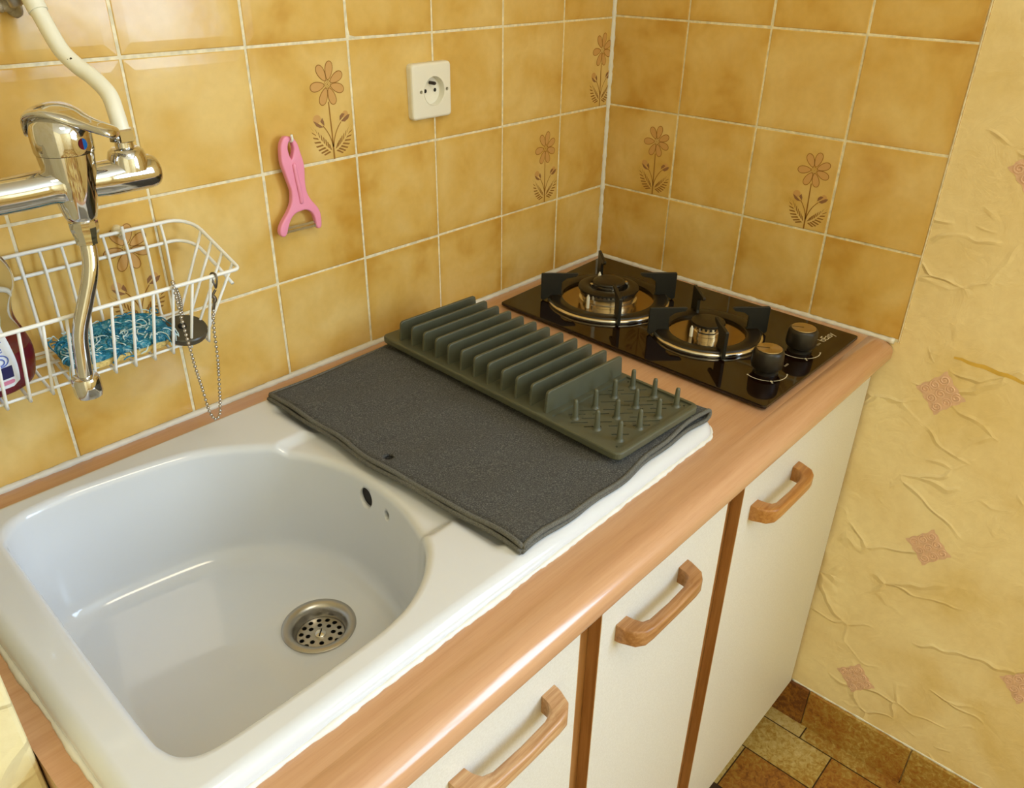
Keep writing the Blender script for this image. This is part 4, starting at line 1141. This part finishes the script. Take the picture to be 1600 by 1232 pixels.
def plug():
    c = Vector((-.9070, -.0600, 0)); s_ = (BT['frontbot'][1]-BT['backbot'][1])/(BT['frontbot'][0]-BT['backbot'][0])
    zc = BT['backbot'][1] + s_*(c.y-BT['backbot'][0]) + .0050
    t = thing('sink_plug', (c.x, c.y, zc), 'dark grey round sink plug on a ball chain, at the right end of the basket', 'sink plug')
    bm = lathe(bmesh.new(), [(.0235, .000), (.0245, .0015), (.0252, .0075), (.0240, .0090), (.0, .0093)], (0, 0, 0), 44)
    tilt = Matrix.Rotation(math.atan(s_), 3, 'X')
    for v in bm.verts: v.co = tilt @ v.co + Vector((c.x, c.y, zc))
    mk('disc', bm, M_plug, t, smooth=True, auto=40)
    bm = lathe(bmesh.new(), [(.0050, .009), (.0046, .012), (.0024, .0135), (0, .0138)], (c.x-.002, c.y, zc), 16)
    mk('eyelet', bm, M_hole, t, smooth=True)
    # chain: from the eyelet up over the front rail, a long loop down, and back up to the clasp on the rail
    P = [(c.x-.002, c.y, zc+.014), (-.912, -.075, 1.085), (-.9235, -.100, 1.112), (-.9300, -.1085, 1.1285), (-.9335, -.1135, 1.1305), (-.9345, -.1175, 1.1260), (-.9335, -.1185, 1.0888), (-.9308, -.118, 1.0525), (-.9292, -.118, 1.0277), (-.9258, -.118, .9968), (-.9233, -.118, .9693), (-.9182, -.118, .9550), (-.9115, -.118, .9583), (-.9078, -.118, .9760), (-.9048, -.118, 0.9989), (-.9011, -.118, 1.0297), (-.8986, -.118, 1.0697), (-.8955, -.118, 1.0880)]
    path = catmull(P, 14); d = 0; last = path[0]; beads = [path[0]]
    for p in path[1:]:
        d += (p-last).length; last = p
        if d >= .0043: beads.append(p); d = 0
    bm = bmesh.new()
    for b in beads: bmesh.ops.create_icosphere(bm, subdivisions=2, radius=.0020, matrix=Matrix.Translation(b))
    tube(bm, path, .0005, 5)
    mk('ball_chain', bm, M_chain, t, smooth=True)
    bm = bmesh.new()
    tube(bm, catmull([(-.8955, -.118, 1.0890), (-.8935, -.1185, 1.0960), (-.8915, -.1180, 1.1010), (-.8925, -.1175, 1.1055), (-.8885, -.1175, 1.1110)], 6), [.0016]*8+[.0024]*9+[.0014]*8, 8)
    ring = [Vector((-.8850 + .0022*math.sin(a*2)*.5, -.1115 - .0055*math.cos(a), 1.1195 + .0088*math.sin(a))) for a in [2*math.pi*i/24 for i in range(24)]]
    tube(bm, ring, .0012, 8, closed=True)
    mk('clasp', bm, pbr('dark_clasp_metal', (.16, .14, .12, 1), .35, .9), t, smooth=True)
plug()

def bottle():
    c = Vector((-1.1120, -.0490, 0)); z0 = 1.0490
    t = thing('dish_soap_bottle', (c.x, c.y, z0), 'clear dish soap bottle with dark red liquid, at the left edge of the basket', 'bottle')
    prof = [(.0, 0), (.034, 0), (.040, .003), (.0430, .010), (.0455, .028), (.0450, .042), (.0410, .058), (.0365, .072), (.0350, .084), (.0370, .098), (.0420, .112), (.0425, .126), (.0360, .142), (.0230, .150), (.0130, .156), (.0125, .166)]
    sp = catmull([(r, h, 0) for r, h in prof[1:]], 4)
    prof2 = [(0, 0)] + [(p.x, p.y) for p in sp]
    b = mk('bottle_body', lathe(bmesh.new(), [(r, z0+h) for r, h in prof2], (c.x, c.y, 0), 48, sy=.62), M_bottle, t, smooth=True)
    lp = [(max(0, r-.0016), z0+h+(.0012 if i < 3 else 0)) for i, (r, h) in enumerate(prof2) if h < .050]
    lp.append((0, lp[-1][1]))
    mk('liquid', lathe(bmesh.new(), lp, (c.x, c.y, 0), 48, sy=.62), M_soap, t, smooth=True, auto=50)
    mk('cap', lathe(bmesh.new(), [(.0140, z0+.160), (.0140, z0+.182), (.0110, z0+.186), (.0055, z0+.188), (.0050, z0+.200), (0, z0+.201)], (c.x, c.y, 0), 28), M_white, t, smooth=True, auto=40)
    def rad(h):
        for (r0, h0), (r1, h1) in zip(prof2, prof2[1:]):
            if h0 <= h <= h1 and h1 > h0: return r0+(r1-r0)*(h-h0)/(h1-h0)
        return .04
    def wrap(s, h, off):       # s: arc position from the label centre (faces the room)
        a = R(-90) + s/.036
        r = rad(h) + off; a -= R(14); return Vector((c.x + r*math.cos(a), c.y + r*math.sin(a)*.62 - off*.4, z0+h))
    def patch(bm, s0, s1, h0, h1, off, rc=.0):
        nu, nh = 14, 16; G = []
        for j in range(nh+1):
            h = h0+(h1-h0)*j/nh; row = []
            e = min(h-h0, h1-h); ins = rc - math.sqrt(max(0, rc*rc-(rc-e)**2)) if rc and e < rc else 0
            for i in range(nu+1): row.append(bm.verts.new(wrap(s0+ins+(s1-s0-2*ins)*i/nu, h, off)))
            G.append(row)
        for a, b_ in zip(G, G[1:]):
            for i in range(nu): bm.faces.new((a[i], a[i+1], b_[i+1], b_[i]))
    bm = bmesh.new(); patch(bm, -.026, .026, .012, .084, .0005, .006); lb = mk('label', bm, M_label, t, smooth=True)
    bm = bmesh.new(); patch(bm, -.008, .021, .024, .038, .0009); mk('label_block', bm, M_navy, lb, smooth=True)
    bm = bmesh.new(); patch(bm, .008, .021, .0165, .0215, .0009, .002); mk('label_oval', bm, M_redp, lb, smooth=True)
    bm = bmesh.new()
    for k in range(9): patch(bm, .004, .020, .0640+.0021*k, .0648+.0021*k, .0009)
    mk('label_lines', bm, M_blue, lb, smooth=True)
    bm = bmesh.new(); n = 28
    ring = [wrap(.0135+.0062*math.cos(2*math.pi*i/n), .0455+.0062*math.sin(2*math.pi*i/n), .0012) for i in range(n)]
    tube(bm, ring, .0006, 5, closed=True)
    ring = [wrap(.0135+.003*math.cos(2*math.pi*i/n), .0445+.0035*math.sin(2*math.pi*i/n), .0012) for i in range(n)]
    tube(bm, ring, .0006, 5, closed=True)
    me = text_mesh('1e', .0115); b2 = bmesh.new(); b2.from_mesh(me)
    for v in b2.verts: v.co = wrap(.0125+v.co.x, .0575+v.co.y, .0010)
    tmp = bpy.data.meshes.new('tmp'); b2.to_mesh(tmp); b2.free(); bm.from_mesh(tmp)
    mk('label_print', bm, M_blue, lb)
    t.rotation_euler.x = R(11)
bottle()

# ------------------------------------------------------------------ tap
def tap():
    bx, by = -1.0103, -.122; zax = 1.2535
    t = thing('mixer_tap', (bx, by, 1.22), 'chrome wall-mounted single-lever mixer tap with curved spout, above the basket', 'tap')
    # body: slightly waisted column
    prof = [(.0120, 1.2190), (.0136, 1.2205), (.0150, 1.2240), (.0186, 1.2400), (.0214, 1.2550), (.0236, 1.2720), (.0246, 1.2815)]
    mk('body', lathe(bmesh.new(), prof, (bx, by, 0), 48), M_chrome, t, smooth=True, auto=50)
    # left arm to the wall union, right arm with rounded end
    bm = tube(bmesh.new(), catmull([(bx-.010, by, zax), (bx-.024, by, zax), (bx-.050, by, zax-.001), (bx-.115, by, zax-.001), (bx-.150, by+.004, zax-.001)], 6), [.0205, .0190, .0178, .0170, .0165, .0160] + [.0158]*19, 28)
    mk('left_arm', bm, M_chrome, t, smooth=True, auto=50)
    bm = tube(bmesh.new(), [(bx-.140, by, zax), (bx-.140, by+.02, zax), (bx-.140, -.001, zax)], .014, 24); mk('wall_union', bm, M_chrome, t, smooth=True, auto=50)
    bm = lathe(bmesh.new(), [(.0150, .010), (.0160, .026), (.0165, .030), (.0165, .070), (.0158, .0755), (.0140, .0795), (.0100, .0820), (0, .0832)], (bx, by, zax-.001), 36, 'x')
    mk('right_arm', bm, M_chrome, t, smooth=True, auto=50)
    # inlet on the right arm: domed saddle, neck, hexagonal nut
    ix = bx+.0545
    mk('inlet_saddle', lathe(bmesh.new(), [(.0185, zax+.004), (.0180, zax+.0150), (.0160, zax+.0215), (.0120, zax+.0245), (.0085, zax+.0250)], (ix, by, 0), 32), M_chrome, t, smooth=True, auto=50)
    mk('inlet_neck', lathe(bmesh.new(), [(.0090, zax+.022), (.0085, zax+.026), (.0085, zax+.034)], (ix, by, 0), 24), M_chrome, t, smooth=True, auto=50)
    mk('inlet_nut', lathe(bmesh.new(), [(.0100, zax+.0300), (.0125, zax+.0312), (.0125, zax+.0410), (.0100, zax+.0422)], (ix, by, 0), 6), M_chrome, t)
    # cap and lever, lever points to the front right
    la = R(-52); d = Vector((math.cos(la), math.sin(la), 0)); n = Vector((-d.y, d.x, 0))
    bm = lathe(bmesh.new(), [(.0252, 1.2820), (.0258, 1.2845), (.0260, 1.3000), (.0245, 1.3080), (.0190, 1.3145), (.0090, 1.3180), (0, 1.3190)], (bx, by, 0), 48)
    for v in bm.verts:
        if v.co.z > 1.2999:      # the cap rises towards the back
            k = (v.co.z-1.30)/.02; dd = Vector((v.co.x-bx, v.co.y-by, 0)).dot(d); v.co.z += -dd*.22*k
    cp = mk('cap', bm, M_chrome, t, smooth=True, auto=60)
    bm = bmesh.new(); secs = [(-.0262, .0130, 1.3000, .0050), (-.0190, .0215, 1.3150, .0055), (-.004, .0235, 1.3190, .0060), (.010, .0200, 1.3155, .0060), (.022, .0150, 1.3100, .0056), (.033, .0125, 1.3060, .0052), (.043, .0120, 1.3030, .0052), (.050, .0108, 1.3005, .0046), (.0530, .0060, 1.2990, .0024)]
    pts = catmull([(s, w_, z) for s, w_, z, h in secs], 4); hh = catmull([(h, 0, 0) for s, w_, z, h in secs], 4); rings = []
    for p, h in zip(pts, hh):
        ring = []
        for k in range(20):
            a = 2*math.pi*k/20; ring.append(bm.verts.new(Vector((bx, by, 0)) + d*p.x + n*p.y*math.cos(a) + Vector((0, 0, p.z + h.x*math.sin(a)))))
        rings.append(ring)
    for a, b in zip(rings, rings[1:]):
        for k in range(20): bm.faces.new((a[k], a[(k+1) % 20], b[(k+1) % 20], b[k]))
    bm.faces.new(rings[0]); bm.faces.new(rings[-1])
    mk('lever', bm, M_chrome, t, smooth=True)
    # hot and cold mark under the lever
    dl = R(-72); e = Vector((math.cos(dl), math.sin(dl), 0)); m_ = Vector((-e.y, e.x, 0)); c = Vector((bx, by, 1.2915)) + e*.0262
    for nm, s0, mat in (('hot_mark', 1, M_red), ('cold_mark', 0, M_bluedot)):
        bm = bmesh.new(); P = []
        for i in range(13):
            a = R(-90+180*i/12) + (math.pi if s0 else 0); P.append(c + m_*.0044*math.cos(a) + Vector((0, 0, .0050*math.sin(a))))
        poly(bm, P); bmesh.ops.solidify(bm, geom=list(bm.faces), thickness=.0008); mk(nm, bm, mat, cp)
    # spout: nut, S-shaped tube, aerator
    mk('spout_nut', lathe(bmesh.new(), [(.0120, 1.2195), (.0132, 1.2180), (.0132, 1.2110), (.0112, 1.2020), (.0108, 1.1960), (.0086, 1.1945)], (bx, by, 0), 12), M_chrome, t, smooth=True, auto=25)
    sp = [(bx, by, 1.204), (bx-.001, by-.001, 1.1975), (bx-.0035, by-.005, 1.182), (bx-.0090, by-.008, 1.1655), (bx-.0185, by-.008, 1.1432), (bx-.0280, by-.008, 1.1223), (bx-.0322, by-.008, 1.1090), (bx-.0345, by-.008, 1.0931), (bx-.0376, by-.008, 1.064)]
    mk('spout', tube(bmesh.new(), catmull(sp, 8), .0074, 24), M_chrome, t, smooth=True, auto=60)
    ax, ay = bx-.0380, by-.008
    mk('aerator', lathe(bmesh.new(), [(.0085, 1.0680), (.0125, 1.0665), (.0136, 1.0640), (.0138, 1.0500), (.0126, 1.0455), (.0108, 1.0450), (.0098, 1.0475)], (ax, ay, 0), 32), M_steel if False else M_chrome, t, smooth=True, auto=35)
    # the painted water pipe that comes down to the inlet
    p = [(ix, by, zax+.040), (-.9550, -.1175, 1.3074), (-.9535, -.1060, 1.3245), (-.9585, -.0900, 1.3385), (-.9645, -.0780, 1.3470), (-.9700, -.0650, 1.3585), (-.9722, -.0550, 1.3715), (-.9732, -.0450, 1.3850), (-.9750, -.0360, 1.4020), (-.979, -.0300, 1.430), (-.986, -.0270, 1.470)]
    pt = thing('water_pipe', (ix, by, zax+.04), 'cream painted water pipe curving down the tiles into the tap', 'pipe')
    path = catmull(p, 8)
    mk('pipe', tube(bmesh.new(), path, .0077, 24), M_pipe, pt, smooth=True, auto=60)
    mk('sleeve', tube(bmesh.new(), path[66:], .0098, 24), M_pipe, pt, smooth=True, auto=60)
    mk('sleeve_collar', tube(bmesh.new(), path[60:68], .0089, 24), M_pipe, pt, smooth=True, auto=60)
    bm = bmesh.new()
    k = path[36]; v = (cam.location-k).normalized()
    up = (path[37]-path[35]).normalized(); sd = v.cross(up).normalized()
    for (a, b, s) in ((-.001, 0, .0018), (.0012, .0016, .0014), (.0008, -.0022, .0012)):
        bmesh.ops.create_icosphere(bm, subdivisions=1, radius=s, matrix=Matrix.Translation(k + v*.0074 + up*b + sd*a))
    mk('paint_chip', bm, M_chip, pt)
    # dusty pipe clip and crumbling plaster at the top
    cl = thing('pipe_clip', (-1.0000, -.020, 1.405), 'dusty grey pipe clip with crumbling plaster, on the wall at the top left corner', 'pipe clip')
    q = random.Random(12); bm = bmesh.new()
    for i in range(26):
        a = i/25; c = Vector((-1.0120 + .030*a + q.uniform(-.006, .006), -.004 - q.uniform(0, .006), 1.4080 - .014*a + q.uniform(-.006, .007) + .01*(1-a)))
        bmesh.ops.create_icosphere(bm, subdivisions=2, radius=q.uniform(.004, .0085), matrix=Matrix.Translation(c))
    for v in bm.verts: v.co += Vector((q.uniform(-1, 1), q.uniform(-.6, .6), q.uniform(-1, 1)))*.0011
    mk('plaster_lumps', bm, M_dust, cl, smooth=True)
    bm = tube(bmesh.new(), catmull([(-1.020, -.006, 1.428), (-1.006, -.016, 1.420), (-.990, -.026, 1.408), (-.984, -.020, 1.398)], 5), .0075, 10, sq=.5)
    mk('clip_band', bm, M_steel, cl, smooth=True)
tap()
